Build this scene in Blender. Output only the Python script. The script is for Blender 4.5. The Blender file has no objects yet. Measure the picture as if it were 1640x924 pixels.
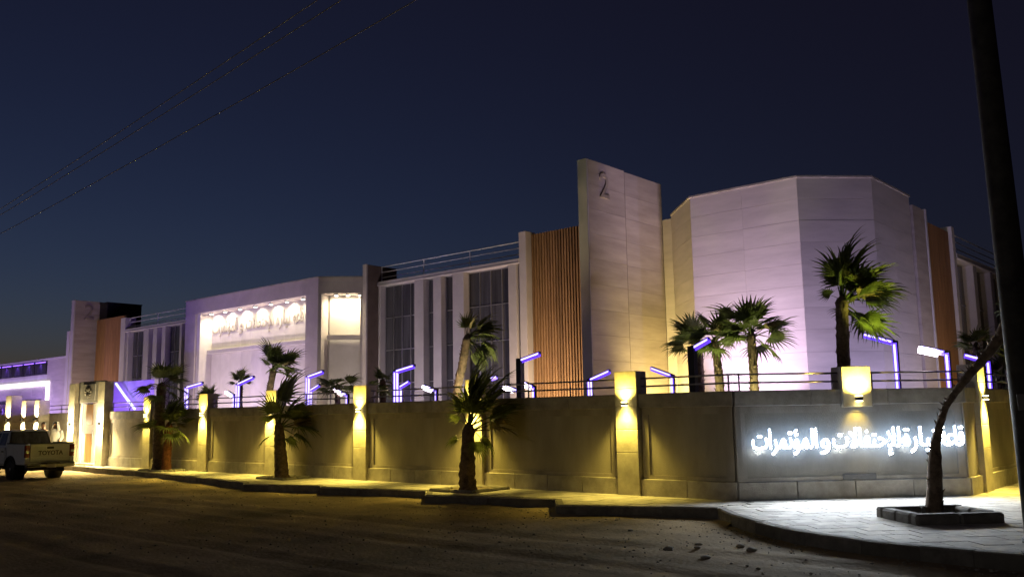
import bpy, bmesh, math, random
from mathutils import Vector, Matrix, noise, Euler
R = math.radians
S = bpy.context.scene
COL = S.collection

# ------------------------------------------------------------------ camera, sky, exposure
cd = bpy.data.cameras.new('camera'); cam = bpy.data.objects.new('camera', cd); COL.objects.link(cam)
cd.sensor_width = 36; cd.lens = 31.37; cd.clip_start = .1; cd.clip_end = 3000
cam.matrix_world = Matrix(((0.74964, 0.1049, 0.65347, 9.10), (0.66164, -0.09434, -0.74386, -17.42),
                           (-0.01638, 0.99, -0.14013, 1.85), (0, 0, 0, 1)))
S.camera = cam
w = bpy.data.worlds.new('World'); S.world = w; w.use_nodes = True
nt = w.node_tree; nt.nodes.clear()
sky = nt.nodes.new('ShaderNodeTexSky'); sky.sky_type = 'NISHITA'; sky.sun_disc = False
sky.sun_elevation = R(-5.2); sky.sun_rotation = R(-75); sky.air_density = 1.0; sky.dust_density = 1.2; sky.ozone_density = 2.2
bg = nt.nodes.new('ShaderNodeBackground'); bg.inputs['Strength'].default_value = 0.125
out = nt.nodes.new('ShaderNodeOutputWorld')
glow = nt.nodes.new('ShaderNodeMix'); glow.data_type = 'RGBA'; glow.blend_type = 'ADD'; glow.inputs[0].default_value = 1
glow.inputs[7].default_value = (.0050, .0030, .0040, 1)         # even grey town glow added to the twilight sky
tint = nt.nodes.new('ShaderNodeMix'); tint.data_type = 'RGBA'; tint.blend_type = 'MULTIPLY'; tint.inputs[0].default_value = 1
tint.inputs[7].default_value = (.94, .95, 1.0, 1)
nt.links.new(sky.outputs[0], glow.inputs[6]); nt.links.new(glow.outputs[2], tint.inputs[6]); nt.links.new(tint.outputs[2], bg.inputs['Color']); nt.links.new(bg.outputs[0], out.inputs['Surface'])
ld = bpy.data.lights.new('fill_sun', 'SUN'); ld.energy = 0.010; ld.angle = R(.5); ld.color = (1, .93, .82)  # faint fill light added to lift kerb fronts and wall, no real source
fill_sun = bpy.data.objects.new('fill_sun', ld); COL.objects.link(fill_sun); fill_sun.rotation_euler = (R(72), 0, R(-10))
S.view_settings.view_transform = 'Standard'; S.view_settings.look = 'None'
S.view_settings.exposure = 3; S.view_settings.gamma = 1
S.cycles.use_denoising = True; S.cycles.max_bounces = 5; S.cycles.diffuse_bounces = 3
S.cycles.sample_clamp_indirect = 4; S.cycles.caustics_reflective = False; S.cycles.caustics_refractive = False

# ------------------------------------------------------------------ materials
def mat(name, c, rough=.8, var=.18, scale=3., bump=.15, bscale=None, metal=0, rand=.08, spec=.3, c2=None, stretch=None, trans=0):
    m = bpy.data.materials.new(name); m.use_nodes = True
    n = m.node_tree.nodes; l = m.node_tree.links
    b = n['Principled BSDF']; b.inputs['Roughness'].default_value = rough; b.inputs['Metallic'].default_value = metal
    b.inputs['Specular IOR Level'].default_value = spec
    tc = n.new('ShaderNodeTexCoord'); src = tc.outputs['Object']
    if stretch:
        mp = n.new('ShaderNodeMapping'); mp.inputs['Scale'].default_value = stretch
        l.new(src, mp.inputs['Vector']); src = mp.outputs[0]
    oi = n.new('ShaderNodeObjectInfo')
    no = n.new('ShaderNodeTexNoise'); no.noise_dimensions = '4D'; no.inputs['Scale'].default_value = scale
    no.inputs['Detail'].default_value = 6; no.inputs['Roughness'].default_value = .65
    mul = n.new('ShaderNodeMath'); mul.operation = 'MULTIPLY'; mul.inputs[1].default_value = 37.
    l.new(oi.outputs['Random'], mul.inputs[0]); l.new(mul.outputs[0], no.inputs['W'])
    l.new(src, no.inputs['Vector'])
    rp = n.new('ShaderNodeValToRGB'); d = c2 or tuple(x * (1 - 2 * var) for x in c)
    e = tuple(min(1, x * (1 + var)) for x in c)
    rp.color_ramp.elements[0].position = .32; rp.color_ramp.elements[1].position = .68
    rp.color_ramp.elements[0].color = (*d, 1); rp.color_ramp.elements[1].color = (*e, 1)
    l.new(no.outputs['Fac'], rp.inputs[0])
    hsv = n.new('ShaderNodeHueSaturation')
    mr = n.new('ShaderNodeMapRange'); mr.inputs['To Min'].default_value = 1 - rand; mr.inputs['To Max'].default_value = 1 + rand
    l.new(oi.outputs['Random'], mr.inputs['Value']); l.new(mr.outputs[0], hsv.inputs['Value'])
    l.new(rp.outputs[0], hsv.inputs['Color']); l.new(hsv.outputs[0], b.inputs['Base Color'])
    if bump:
        n2 = n.new('ShaderNodeTexNoise'); n2.inputs['Scale'].default_value = bscale or scale * 8; n2.inputs['Detail'].default_value = 5
        l.new(src, n2.inputs['Vector'])
        bp = n.new('ShaderNodeBump'); bp.inputs['Strength'].default_value = bump; bp.inputs['Distance'].default_value = .02
        l.new(n2.outputs['Fac'], bp.inputs['Height']); l.new(bp.outputs[0], b.inputs['Normal'])
    if trans:
        tr = n.new('ShaderNodeBsdfTranslucent'); mx = n.new('ShaderNodeMixShader'); mx.inputs[0].default_value = trans
        l.new(hsv.outputs[0], tr.inputs['Color'])
        l.new(b.outputs[0], mx.inputs[1]); l.new(tr.outputs[0], mx.inputs[2])
        l.new(mx.outputs[0], n['Material Output'].inputs['Surface'])
    return m
def emit(name, c, s):
    m = bpy.data.materials.new(name); m.use_nodes = True; n = m.node_tree.nodes; b = n['Principled BSDF']
    b.inputs['Base Color'].default_value = (.6, .6, .6, 1)
    b.inputs['Emission Color'].default_value = (*c, 1); b.inputs['Emission Strength'].default_value = s
    return m
M = dict(
    sand=mat('sand', (.34, .26, .155), .95, .30, .55, .75, 14, spec=.1, rand=0),
    tile=mat('tile', (.43, .40, .36), .75, .2, 3, .3, 40, rand=.16),
    pebble=mat('pebble', (.40, .36, .29), .9, .2, 12, .4, 60, rand=.25),
    kerb=mat('kerb', (.20, .185, .165), .9, .22, 5, .5, 30, rand=.12),
    mortar=mat('mortar', (.16, .15, .13), .95),
    yard=mat('yard', (.35, .32, .28), .85, .15, 2),
    plaster=mat('plaster', (.34, .30, .245), .88, .16, 1.6, .25, 60, stretch=(1.5, 1.5, .4)),
    panelp=mat('panel_plaster', (.33, .295, .235), .9, .13, 1.1, .3, 55, stretch=(1.3, 1.3, .4), rand=.07),
    coping=mat('coping_stone', (.33, .30, .26), .8, .2, 3, .15, 40),
    plinth=mat('plinth_stone', (.38, .345, .29), .8, .2, 2.5, .25, 40, rand=.13),
    pil=mat('pilaster_stone', (.44, .40, .32), .75, .16, 2.6, .2, 40, rand=.1),
    clad=mat('cladding_stone', (.46, .42, .40), .75, .08, 1.0, .15, 25, rand=.03, stretch=(.5, .5, 3)),
    finst=mat('fin_stone', (.40, .35, .31), .75, .12, 1.0, .15, 25, rand=.06, stretch=(.5, .5, 3)),
    white=mat('white_render', (.58, .55, .54), .7, .07, 1.2, .1, 40),
    frame=mat('frame_render', (.42, .38, .38), .75, .08, 1.2, .1, 40),
    wood=mat('wood_slat', (.31, .185, .088), .6, .22, 3, .15, 30, rand=.18, stretch=(4, 4, .35)),
    woodp=mat('wood_panel', (.34, .18, .075), .55, .2, 3, .1, 30, rand=.08, stretch=(4, 4, .3)),
    dark=mat('dark_metal', (.035, .035, .042), .45, .15, 6, .05, metal=.4),
    rail=mat('rail_metal', (.30, .28, .28), .32, .1, 6, 0, metal=.9),
    railw=mat('painted_rail', (.75, .74, .74), .5, .05, 6, 0),
    alu=mat('aluminium', (.45, .45, .47), .4, .08, 6, 0, metal=.7),
    glass=mat('dark_glass', (.085, .085, .10), .035, .32, 1.2, .01, 1.5, spec=.6, rand=.3, stretch=(5, 5, .25)),
    brown=mat('brown_stone', (.17, .13, .11), .8, .15, 2),
    plaque=mat('plaque', (.20, .19, .18), .7, .1, 3),
    grey=mat('grey_letters', (.36, .33, .29), .6, .1, 3),
    numer=mat('numeral_metal', (.31, .27, .23), .7, .2, 3, .1),
    ink=mat('dark_letters', (.11, .10, .09), .6, .1, 3),
    bark_redlit=mat('red_lit_bark', (.20, .08, .042), .95, .3, 9, .8, 30),  # red light on one palm trunk, put into the bark colour
    bark=mat('palm_bark', (.16, .11, .075), .95, .35, 9, .8, 30),
    frond=mat('palm_frond', (.125, .155, .05), .5, .3, 5, .1, 60, rand=.3, trans=.6),
    frond2=mat('dry_frond', (.22, .18, .09), .8, .25, 5, .1, 60, rand=.2, trans=.2),
    soil=mat('soil', (.12, .095, .07), .98, .3, 6, .8, 25),
    pole=mat('pole_steel', (.05, .045, .04), .7, .3, 4, .2, 30),
    cable=mat('cable', (.24, .23, .24), .9, .0, 1, 0, rand=0, spec=0),
    paint=mat('white_car_paint', (.60, .62, .66), .35, .05, 3, 0, spec=.5),
    rubber=mat('rubber', (.02, .02, .02), .85, .2, 10, .2),
    black=mat('black_plastic', (.025, .025, .025), .6, .2, 8, .05),
    redl=mat('red_lens', (.22, .012, .01), .2, .2, 8, 0, spec=.6),
    steel=mat('bumper_steel', (.35, .35, .35), .3, .1, 6, 0, metal=.9),
    cloth=mat('white_cloth', (.82, .80, .76), .9, .06, 5, .15, 20),
    skin=mat('skin', (.30, .17, .11), .6, .1, 10, 0),
    hair=mat('dark_hair', (.02, .016, .013), .6, .2, 20, .2),
    dcloth=mat('dark_cloth', (.06, .05, .05), .9, .1, 6, .1),
    lav=emit('led_core', (.60, .50, 1.0), 0.36),
    vio=emit('led_violet', (.10, .03, 1.0), 0.22),
    flood=emit('led_white', (1.0, .86, 1.0), 2.2),
    signw=emit('sign_white', (.84, .92, 1.0), 40),
    signb=emit('sign_return', (.40, .60, 1.0), 1.15),
    warm=emit('warm_lens', (1.0, .82, .30), 4),
    down=emit('downlight_lens', (1.0, .93, .78), 5),
    ledf=emit('frame_led', (1.0, .88, 1.0), 0.55),
    purp=emit('purple_led', (.22, .08, 1.0), 0.5),
    cyan=emit('blue_white_led', (.55, .65, 1.0), 0.28),
)

# ------------------------------------------------------------------ mesh helpers
class MB:
    def __init__(s): s.v = []; s.f = []; s.sm = []
    def add(s, vs, fs, smooth=False):
        o = len(s.v); s.v += [tuple(v) for v in vs]
        s.f += [tuple(i + o for i in f) for f in fs]; s.sm += [smooth] * len(fs); return s
    def box(s, x0, x1, y0, y1, z0, z1):
        vs = [(x, y, z) for z in (z0, z1) for y in (y0, y1) for x in (x0, x1)]
        return s.add(vs, [(0, 2, 3, 1), (4, 5, 7, 6), (0, 1, 5, 4), (2, 6, 7, 3), (0, 4, 6, 2), (1, 3, 7, 5)])
    def bbox(s, x0, x1, y0, y1, z0, z1, b=.02):          # box with chamfered upper and vertical edges
        bm = bmesh.new(); bmesh.ops.create_cube(bm, size=1)
        for v in bm.verts:
            v.co = ((x0 + x1) / 2 + v.co.x * (x1 - x0), (y0 + y1) / 2 + v.co.y * (y1 - y0), (z0 + z1) / 2 + v.co.z * (z1 - z0))
        bmesh.ops.bevel(bm, geom=list(bm.edges), offset=b, segments=1, affect='EDGES')
        bm.verts.index_update(); s.add([v.co[:] for v in bm.verts], [tuple(v.index for v in f.verts) for f in bm.faces]); bm.free(); return s
    def prism(s, poly, z0, z1):
        n = len(poly); vs = [(x, y, z0) for x, y in poly] + [(x, y, z1) for x, y in poly]
        return s.add(vs, [tuple(range(n - 1, -1, -1)), tuple(range(n, 2 * n))] + [(i, (i + 1) % n, n + (i + 1) % n, n + i) for i in range(n)])
    def bar(s, a, b, hw, hh, up=(0, 0, 1)):
        a = Vector(a); b = Vector(b); d = (b - a).normalized(); up = Vector(up)
        if abs(d.dot(up)) > .97: up = Vector((0, 1, 0))
        x = d.cross(up).normalized(); y = x.cross(d)
        vs = [p + x * hw * i + y * hh * j for p in (a, b) for j in (-1, 1) for i in (-1, 1)]
        return s.add([v[:] for v in vs], [(0, 1, 3, 2), (4, 6, 7, 5), (0, 4, 5, 1), (2, 3, 7, 6), (0, 2, 6, 4), (1, 5, 7, 3)])
    def tube(s, pts, rad, n=8, cap=True, jit=0, rnd=None):
        pts = [Vector(p) for p in pts]; k = len(pts)
        if not isinstance(rad, (list, tuple)): rad = [rad] * k
        vs = []; ref = Vector((0.3, 0.9, .1))
        for i, p in enumerate(pts):
            d = (pts[min(i + 1, k - 1)] - pts[max(i - 1, 0)]).normalized()
            x = d.cross(ref)
            if x.length < .1: x = d.cross(Vector((1, 0, 0)))
            x.normalize(); y = d.cross(x)
            for j in range(n):
                t = 2 * math.pi * j / n; r = rad[i] * (1 + (rnd.uniform(-jit, jit) if jit else 0))
                vs.append((p + x * math.cos(t) * r + y * math.sin(t) * r)[:])
        fs = [(i * n + j, i * n + (j + 1) % n, (i + 1) * n + (j + 1) % n, (i + 1) * n + j) for i in range(k - 1) for j in range(n)]
        if cap: fs += [tuple(range(n - 1, -1, -1)), tuple(range((k - 1) * n, k * n))]
        return s.add(vs, fs, True)
    def mesh(s, name, m, T=None):
        me = bpy.data.meshes.new(name); vs = s.v
        if T is not None: vs = [(T @ Vector(v))[:] for v in vs]
        me.from_pydata(vs, [], s.f); me.materials.append(M[m] if isinstance(m, str) else m)
        me.polygons.foreach_set('use_smooth', s.sm); me.update(); return me
def link(name, me, parent=None, inv=None):
    o = bpy.data.objects.new(name, me); COL.objects.link(o)
    if parent is not None:
        o.parent = parent
        if inv is not None: o.matrix_parent_inverse = inv
    return o
def inv_of(p):                                             # world-space meshes under an Empty that is only translated
    return Matrix.Translation(-Vector(p.location)) if p is not None and p.type == 'EMPTY' else None
def part(name, mb, m, parent=None, T=None):
    return link(name, mb.mesh(name, m, T), parent, inv_of(parent))
def tag(o, label=None, cat=None, group=None, kind=None):
    if label: o['label'] = label
    if cat: o['category'] = cat
    if group: o['group'] = group
    if kind: o['kind'] = kind
    return o
def thing(name, label, cat, loc=(0, 0, 0), group=None):
    o = bpy.data.objects.new(name, None); COL.objects.link(o); o.location = loc
    return tag(o, label, cat, group)
LK = dict(floodlight=.32, face_light=1.0, downlight_beam=.5, purple_wash=.35, purple_light=.35, palm_uplight=.75, up_light=.8, down_light=1.0)
def spot(name, loc, target, watts, color, angle, blend=.6, radius=.05, parent=None):
    d = bpy.data.lights.new(name, 'SPOT'); d.energy = watts * LK.get(name, 1); d.color = color; d.spot_size = R(angle); d.spot_blend = blend
    d.shadow_soft_size = radius
    o = bpy.data.objects.new(name, d); COL.objects.link(o); o.location = loc
    o.rotation_euler = (Vector(target) - Vector(loc)).to_track_quat('-Z', 'Y').to_euler()
    return o
def point(name, loc, watts, color, radius=.08):
    d = bpy.data.lights.new(name, 'POINT'); d.energy = watts * LK.get(name, 1); d.color = color; d.shadow_soft_size = radius
    o = bpy.data.objects.new(name, d); COL.objects.link(o); o.location = loc; return o
def text_mesh(name, s, size, m, depth=.02, bold=.0):
    c = bpy.data.curves.new(name, 'FONT'); c.body = s; c.size = size; c.extrude = depth; c.offset = bold; c.resolution_u = 3
    o = bpy.data.objects.new(name, c); COL.objects.link(o)
    dg = bpy.context.evaluated_depsgraph_get(); dg.update()
    me = bpy.data.meshes.new_from_object(o.evaluated_get(dg)); bpy.data.objects.remove(o); bpy.data.curves.remove(c)
    me.materials.clear(); me.materials.append(M[m]); me.name = name
    return me
def frame_mat(o, X, Z):                                    # text plane: X along the reading direction, Z out of the face
    X = Vector(X).normalized(); Z = Vector(Z).normalized(); Y = Z.cross(X)
    return Matrix(((X.x, Y.x, Z.x, o[0]), (X.y, Y.y, Z.y, o[1]), (X.z, Y.z, Z.z, o[2]), (0, 0, 0, 1)))
def fit_text(me, x0, x1, y0, h=None):                      # scale a word into x0..x1 with its baseline at y0
    xs = [v.co.x for v in me.vertices]; a, b = min(xs), max(xs); k = (x1 - x0) / (b - a); ky = h or k
    for v in me.vertices: v.co = ((v.co.x - a) * k + x0, v.co.y * ky + y0, v.co.z)
WORDS = {'hall': '\ufed7\ufe8e\ufecb\ufe94', 'name': '\ufee7\ufef4\ufe8e\ufead\ufe93',
         'for': '\ufedf\ufefa\ufea3\ufe98\ufed4\ufe8e\ufefb\ufe95', 'and': '\ufeed',
         'conf': '\ufe8d\ufedf\ufee4\ufe86\ufe97\ufee4\ufeae\ufe8d\ufe95'}
rnd = random.Random(7)

# ------------------------------------------------------------------ ground, pavement, courtyard
def axis(a, b, step, lo, hi):
    n = int((b - a) / step); return lo + [a + (b - a) * i / n for i in range(n + 1)] + hi
gx = axis(-60, 14, .3, [-900, -300, -120], [30, 90, 300, 900])
gy = axis(-24, .5, .22, [-500, -150, -60], [3, 20, 60, 200, 900])
def gz(x, y):
    z = -.2
    if -60 < x < 14 and -24 < y < .5:
        z += .035 * noise.noise((x * .35, y * .5, 1)) + .022 * noise.noise((x * .25, y * 2.2, 5)) + .016 * noise.noise((x * 1.9, y * 2.3, 9))
        for yc in (-5.6, -7.2, -9.4, -11.1):
            d = y - yc - .5 * noise.noise((x * .08, yc, 3)); z -= .036 * math.exp(-(d / .17) ** 2) - .022 * math.exp(-((abs(d) - .32) / .14) ** 2)
    return z
g = MB(); nx = len(gx)
g.add([(x, y, gz(x, y)) for y in gy for x in gx],
      [(j * nx + i, j * nx + i + 1, (j + 1) * nx + i + 1, (j + 1) * nx + i) for j in range(len(gy) - 1) for i in range(nx - 1)], True)
tag(part('ground', g, 'sand'), 'rutted sandy ground of the road in front of the wall', kind='structure')

KERB = [(-75, -.3), (-30.57, -.75), (-22.14, -1.41), (-14.84, -2.42), (-14.15, -2.85), (-11.5, -2.12), (-11.08, -2.42), (-7.66, -1.74), (-6.75, -2.62),
        (-3.52, -1.74), (-2.63, -2.79), (.36, -1.56), (1.1, -2.4), (1.92, -3.12), (2.6, -3.62), (3.15, -3.94), (4.15, -4.33), (4.97, -4.45),
        (5.65, -4.46), (6.22, -4.41), (7.2, -4.0), (8.0, -2.8), (8.4, -.5), (8.6, 10), (8.6, 45)]
POLY = KERB + [(3.58, 45), (3.58, 3.55), (.01, -.02), (-75, -.02)]
pav = part('pavement', MB().prism(POLY, -.3, -.014), 'mortar'); tag(pav, 'raised paved walkway running round the foot of the wall', kind='structure')
def clip(poly, q):
    for i in range(len(q)):
        a, b = q[i], q[(i + 1) % len(q)]; res = []
        side = lambda p: (b[0] - a[0]) * (p[1] - a[1]) - (b[1] - a[1]) * (p[0] - a[0])
        for j in range(len(poly)):
            p, r = poly[j], poly[(j + 1) % len(poly)]; sp, sr = side(p), side(r)
            if sp >= 0: res.append(p)
            if (sp > 0 > sr) or (sp < 0 < sr):
                t = sp / (sp - sr); res.append((p[0] + (r[0] - p[0]) * t, p[1] + (r[1] - p[1]) * t))
        poly = res
        if len(poly) < 3: return None
    ar = sum(poly[i][0] * poly[(i + 1) % len(poly)][1] - poly[(i + 1) % len(poly)][0] * poly[i][1] for i in range(len(poly))) / 2
    return poly if abs(ar) > .012 else None
tiles = []; c45 = math.sqrt(.5); T_ = .42
for i in range(-10, 40):                                     # plaza: courses turned with the sign wall
    for j in range(-40, 12):
        a0, b0 = i * T_ + (.21 if j % 2 else 0), j * T_; gq = .006
        q = [((u - v) * c45 if False else u * c45 + v * c45, u * c45 - v * c45) for u, v in ((a0 + gq, -b0 - T_ + gq), (a0 + gq, -b0 - gq), (a0 + T_ - gq, -b0 - gq), (a0 + T_ - gq, -b0 - T_ + gq))]
        cx, cy = sum(p[0] for p in q) / 4, sum(p[1] for p in q) / 4
        if not (-1.5 < cx < 8.8 and -5 < cy < 9): continue
        ar = sum(q[k][0] * q[(k + 1) % 4][1] - q[(k + 1) % 4][0] * q[k][1] for k in range(4))
        if ar < 0: q = q[::-1]
        P = clip(POLY, [(p[0], p[1]) for p in q])
        if P and cx > .36 + (cy + 1.56) * .0: tiles.append(P)
for i in range(-190, 3):                                     # walkway: courses along the wall
    for j in range(-8, 0):
        x0, y0 = i * T_ + (.2 if j % 2 else 0), j * T_
        q = [(x0 + .006, y0 + .006), (x0 + T_ - .006, y0 + .006), (x0 + T_ - .006, y0 + T_ - .006), (x0 + .006, y0 + T_ - .006)]
        if x0 + T_ / 2 > .36: continue
        P = clip(POLY, q)
        if P: tiles.append(P)
tiles.sort(key=lambda P: (P[0][0] - 9.1) ** 2 + (P[0][1] + 17.4) ** 2)
rest = MB()
for k, P in enumerate(tiles):
    h = rnd.uniform(-.004, .003)
    if k < 290: part('paving_tile', MB().prism(P, -.02, h), 'tile', pav)
    else: rest.prism(P, -.02, h)
tag(part('far_paving', rest, 'tile', pav), kind='stuff')
def kerbs(a, b):
    a = Vector(a); b = Vector(b); L = (b - a).length; n = max(1, round(L / .95)); d = (b - a) / L; nrm = Vector((d.y, -d.x))
    for i in range(n):
        p = a + d * (L * i / n + .006); q = a + d * (L * (i + 1) / n - .006); o = rnd.uniform(-.012, .012); zt = rnd.uniform(.002, .02)
        p = p + nrm * o; q = q + nrm * o; pi, qi = p - nrm * .16, q - nrm * .16; pc, qc = p - nrm * .03, q - nrm * .03
        vs = [(*p, -.36), (*q, -.36), (*q, zt - .03), (*p, zt - .03), (*qc, zt), (*pc, zt), (*qi, zt), (*pi, zt), (*qi, -.36), (*pi, -.36)]
        part('kerb_stone', MB().add(vs, [(0, 1, 2, 3), (3, 2, 4, 5), (5, 4, 6, 7), (7, 6, 8, 9), (9, 8, 1, 0), (0, 3, 5, 7, 9), (1, 8, 6, 4, 2)]), 'kerb', pav)
for a, b in zip(KERB, KERB[1:]):
    if b[0] > -40 and a[1] < 9: kerbs(a, b)
yd = MB().prism([(-80, .28), (.05, .28), (3.3, 3.5), (3.3, 60), (-80, 60)], -.3, .25)
tag(part('courtyard', yd, 'yard'), 'courtyard floor inside the boundary wall', kind='structure')

# ------------------------------------------------------------------ boundary wall
YEL = (1.0, .75, .13)
def wall_run(label, L, pils, T, plinth_to=None, recess=True, lit=True, start=0., dim={}, top=2.28, pw=.6):
    """front face on local y=0 looking to -y, running start..L along local x"""
    root = thing('boundary_wall', label, 'wall', T @ Vector((start, 0, 0)))
    p_ = lambda n, mb, m, par=root: part(n, mb, m, par, T)
    p_('wall_core', MB().box(start, L, .062, .28, -.25, 2.0), 'plaster')
    edges = [start] + [e for x in pils for e in (x - pw / 2, x + pw / 2)] + [L]
    bays = [(edges[i], edges[i + 1]) for i in range(0, len(edges), 2) if edges[i + 1] - edges[i] > .15]
    for a, b in bays:
        wd = b - a
        if wd > 1.2 and recess:
            f = MB(); m = .17
            f.box(a + .05, a + .05 + m, 0, .06, .38, 1.95); f.box(b - .05 - m, b - .05, 0, .06, .38, 1.95)
            f.box(a + .05 + m, b - .05 - m, 0, .06, 1.80, 1.95); f.box(a + .05 + m, b - .05 - m, 0, .06, .38, .46)
            p_('panel_border', f, 'plaster')
            p_('panel', MB().box(a + .05 + m, b - .05 - m, .03, .0615, .46, 1.80), 'panelp')
        else:
            p_('panel', MB().box(a + .004, b - .004, .01, .06, .38, 1.95), 'plaster')
        n = max(1, round(wd / 1.15))
        for i in range(n):
            p_('plinth_stone', MB().bbox(a + wd * i / n + .004, a + wd * (i + 1) / n - .004, -.045, .06, -.25, .375, .012), 'plinth')
        n = max(1, round(wd / 1.6))
        for i in range(n):
            p_('coping_stone', MB().bbox(a + wd * i / n + .003, a + wd * (i + 1) / n - .003, -.05, .33, 1.953, top, .012), 'coping')
    for x in pils:
        pl = MB(); zt = top + .53; z = -.25; hs = [.95, 1.47, 2.0, 2.42, zt]
        core = p_('pilaster', MB().box(x - pw / 2 + .006, x + pw / 2 - .006, -.095, .30, -.25, zt - .01), 'pil')
        for h in hs:
            part('stone_block', MB().bbox(x - pw / 2, x + pw / 2, -.11, .31, z + .004, h - .004, .008), 'pil', core, T); z = h
        fx = MB().bbox(x - .055, x + .055, -.235, -.112, 2.03, 2.09, .008)
        part('wall_lamp', fx, 'dark', core, T)
        part('lamp_lens', MB().box(x - .045, x + .045, -.22, -.13, 2.015, 2.0285).box(x - .045, x + .045, -.22, -.13, 2.0915, 2.105), 'warm', core, T)
        if lit:
            k = dim.get(x, 1); spot('down_light', T @ Vector((x, -.25, 2.0)), T @ Vector((x, -.45, 0)), 66 * k, YEL, 108, .85, .05); spot('spill_light', T @ Vector((x, -.30, 2.0)), T @ Vector((x, -1.6, 0)), 15 * k, YEL, 160, .9, .06)
            spot('face_light', T @ Vector((x, -.33, 2.02)), T @ Vector((x, -.11, 1.72)), 11 * k, YEL, 92, .8, .06); spot('face_light', T @ Vector((x, -.33, 2.10)), T @ Vector((x, -.11, 2.42)), 12, YEL, 96, .8, .06)
            spot('up_light', T @ Vector((x, -.20, 2.12)), T @ Vector((x, -.12, 4)), 26, YEL, 140, .9, .05)
    return root
I4 = Matrix.Identity(4)
PX = [-25.6, -21.33, -16.98, -12.3, -7.55, -2.67]
long_wall = wall_run('long beige boundary wall with yellow lit pilasters between the gate and the white sign', 0, PX, I4, start=-29.1, dim={-2.67: .6, -25.6: .55, -21.33: .9, -7.55: .9})
TS = Matrix.Rotation(R(45), 4, 'Z')
sign_wall = wall_run('short splayed wall panel carrying the glowing white sign at the corner', 5.03, [], TS)
part('corner_trim', MB().box(-.0, .12, -.03, .0, .38, 1.95), 'plaster', sign_wall, TS)
part('vent_plate', MB().bbox(2.27, 2.99, -.02, .015, .385, .50, .006), 'plaque', sign_wall, TS)
sp = part('pilaster', MB().bbox(2.33, 2.97, -.13, .4, 1.90, 2.76, .01), 'pil', sign_wall, TS)
part('wall_lamp', MB().bbox(2.59, 2.71, -.27, -.135, 2.03, 2.12, .008), 'dark', sp, TS)
part('lamp_lens', MB().box(2.6, 2.7, -.25, -.15, 2.016, 2.0285).box(2.6, 2.7, -.25, -.15, 2.1215, 2.135), 'warm', sp, TS)
spot('up_light', TS @ Vector((2.65, -.30, 2.15)), TS @ Vector((2.65, -.1, 4)), 62, YEL, 160, .9, .05)
spot('down_light', TS @ Vector((2.65, -.28, 2.0)), TS @ Vector((2.65, -.13, 1.75)), 6, YEL, 75, .9, .05)
TR = Matrix.Translation((3.56, 3.56, 0)) @ Matrix.Rotation(R(90), 4, 'Z')
right_wall = wall_run('boundary wall receding on the right beyond the corner with one lit pilaster', 40, [1.17, 5.6, 10.2], TR)
far_wall = wall_run('boundary wall left of the gate behind the pickup with three lit piers', -32.66, [-46, -42], I4, start=-75)
for x, zt, hw in ((-38.95, 3.2, .36), (-37.0, 2.92, .27), (-35.45, 2.9, .27)):
    pr = thing('lit_pier', {-38.95: 'tallest and leftmost of three yellow lit piers behind the pickup', -37.0: 'middle of three yellow lit piers behind the pickup',
               -35.45: 'yellow lit pier nearest the gate behind the pickup'}[x], 'pier', (x, -.2, 0), 'lit piers behind the pickup')
    z = -.02
    for h in (1.0, 1.9, zt):
        part('stone_block', MB().bbox(x - hw, x + hw, -.55, -.06, z + .003, h - .003, .01), 'pil', pr); z = h
    part('lamp', MB().bbox(x - .07, x + .07, -.68, -.552, 1.95, 2.05, .008), 'dark', pr)
    spot('up_light', (x + .1, -.72, 2.08), (x, -.5, 4), 60, (1, .80, .42), 140, .9, .05)
    spot('down_light', (x + .1, -.72, 1.92), (x, -.6, 0), 60, (1, .80, .42), 150, .9, .05)

def railing(label, T, spans, posts):
    r = thing('railing', label, 'railing', T @ Vector((spans[0][0], .1, 2.28)))
    for a, b in spans:
        for z in (2.45, 2.63):
            part('rail', MB().tube([(a, .1, z), ((a + b) / 2, .1, z), (b, .1, z)], .02, 8), 'rail', r, T)
        n = max(1, round((b - a) / 1.6))
        for i in range(n + 1):
            x = a + .12 + (b - a - .24) * i / n
            part('post', MB().box(x - .014, x + .014, .086, .114, 2.27, 2.652), 'rail', r, T)
sp_ = []; e = [-29.1] + [q for x in PX for q in (x - .3, x + .3)] + [-.03]
railing('two bar metal railing on top of the long wall', I4, [(e[i], e[i + 1]) for i in range(0, len(e), 2)], 0)
railing('two bar metal railing above the glowing white sign', TS, [(.05, 2.33), (2.97, 5.0)], 0)
railing('two bar metal railing on the receding right wall', TR, [(.05, .87), (1.47, 5.3), (5.9, 9.9)], 0)
railing('two bar metal railing on the wall left of the gate', I4, [(-41.7, -32.7)], 0)

# ------------------------------------------------------------------ white sign
sign = thing('hall_sign', 'glowing white Arabic lettering across the splayed corner wall', 'sign', TS @ Vector((2.6, 0, .9)))
for key, a, b in (('conf', .31, 1.70), ('and', 1.77, 1.97), ('for', 2.04, 3.50), ('name', 3.57, 4.29), ('hall', 4.37, 4.90)):
    me = text_mesh('sign_word', WORDS[key][::-1], .6, 'signw', .022, .0); fit_text(me, a, b, 1.06, .95)
    fm = TS @ frame_mat((0, -.135, 0), (1, 0, 0), (0, -1, 0))
    me.materials.append(M['signb'])
    for p in me.polygons:
        if p.normal.z < .7: p.material_index = 1
    me.transform(fm); link('sign_word', me, sign, inv_of(sign))

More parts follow.
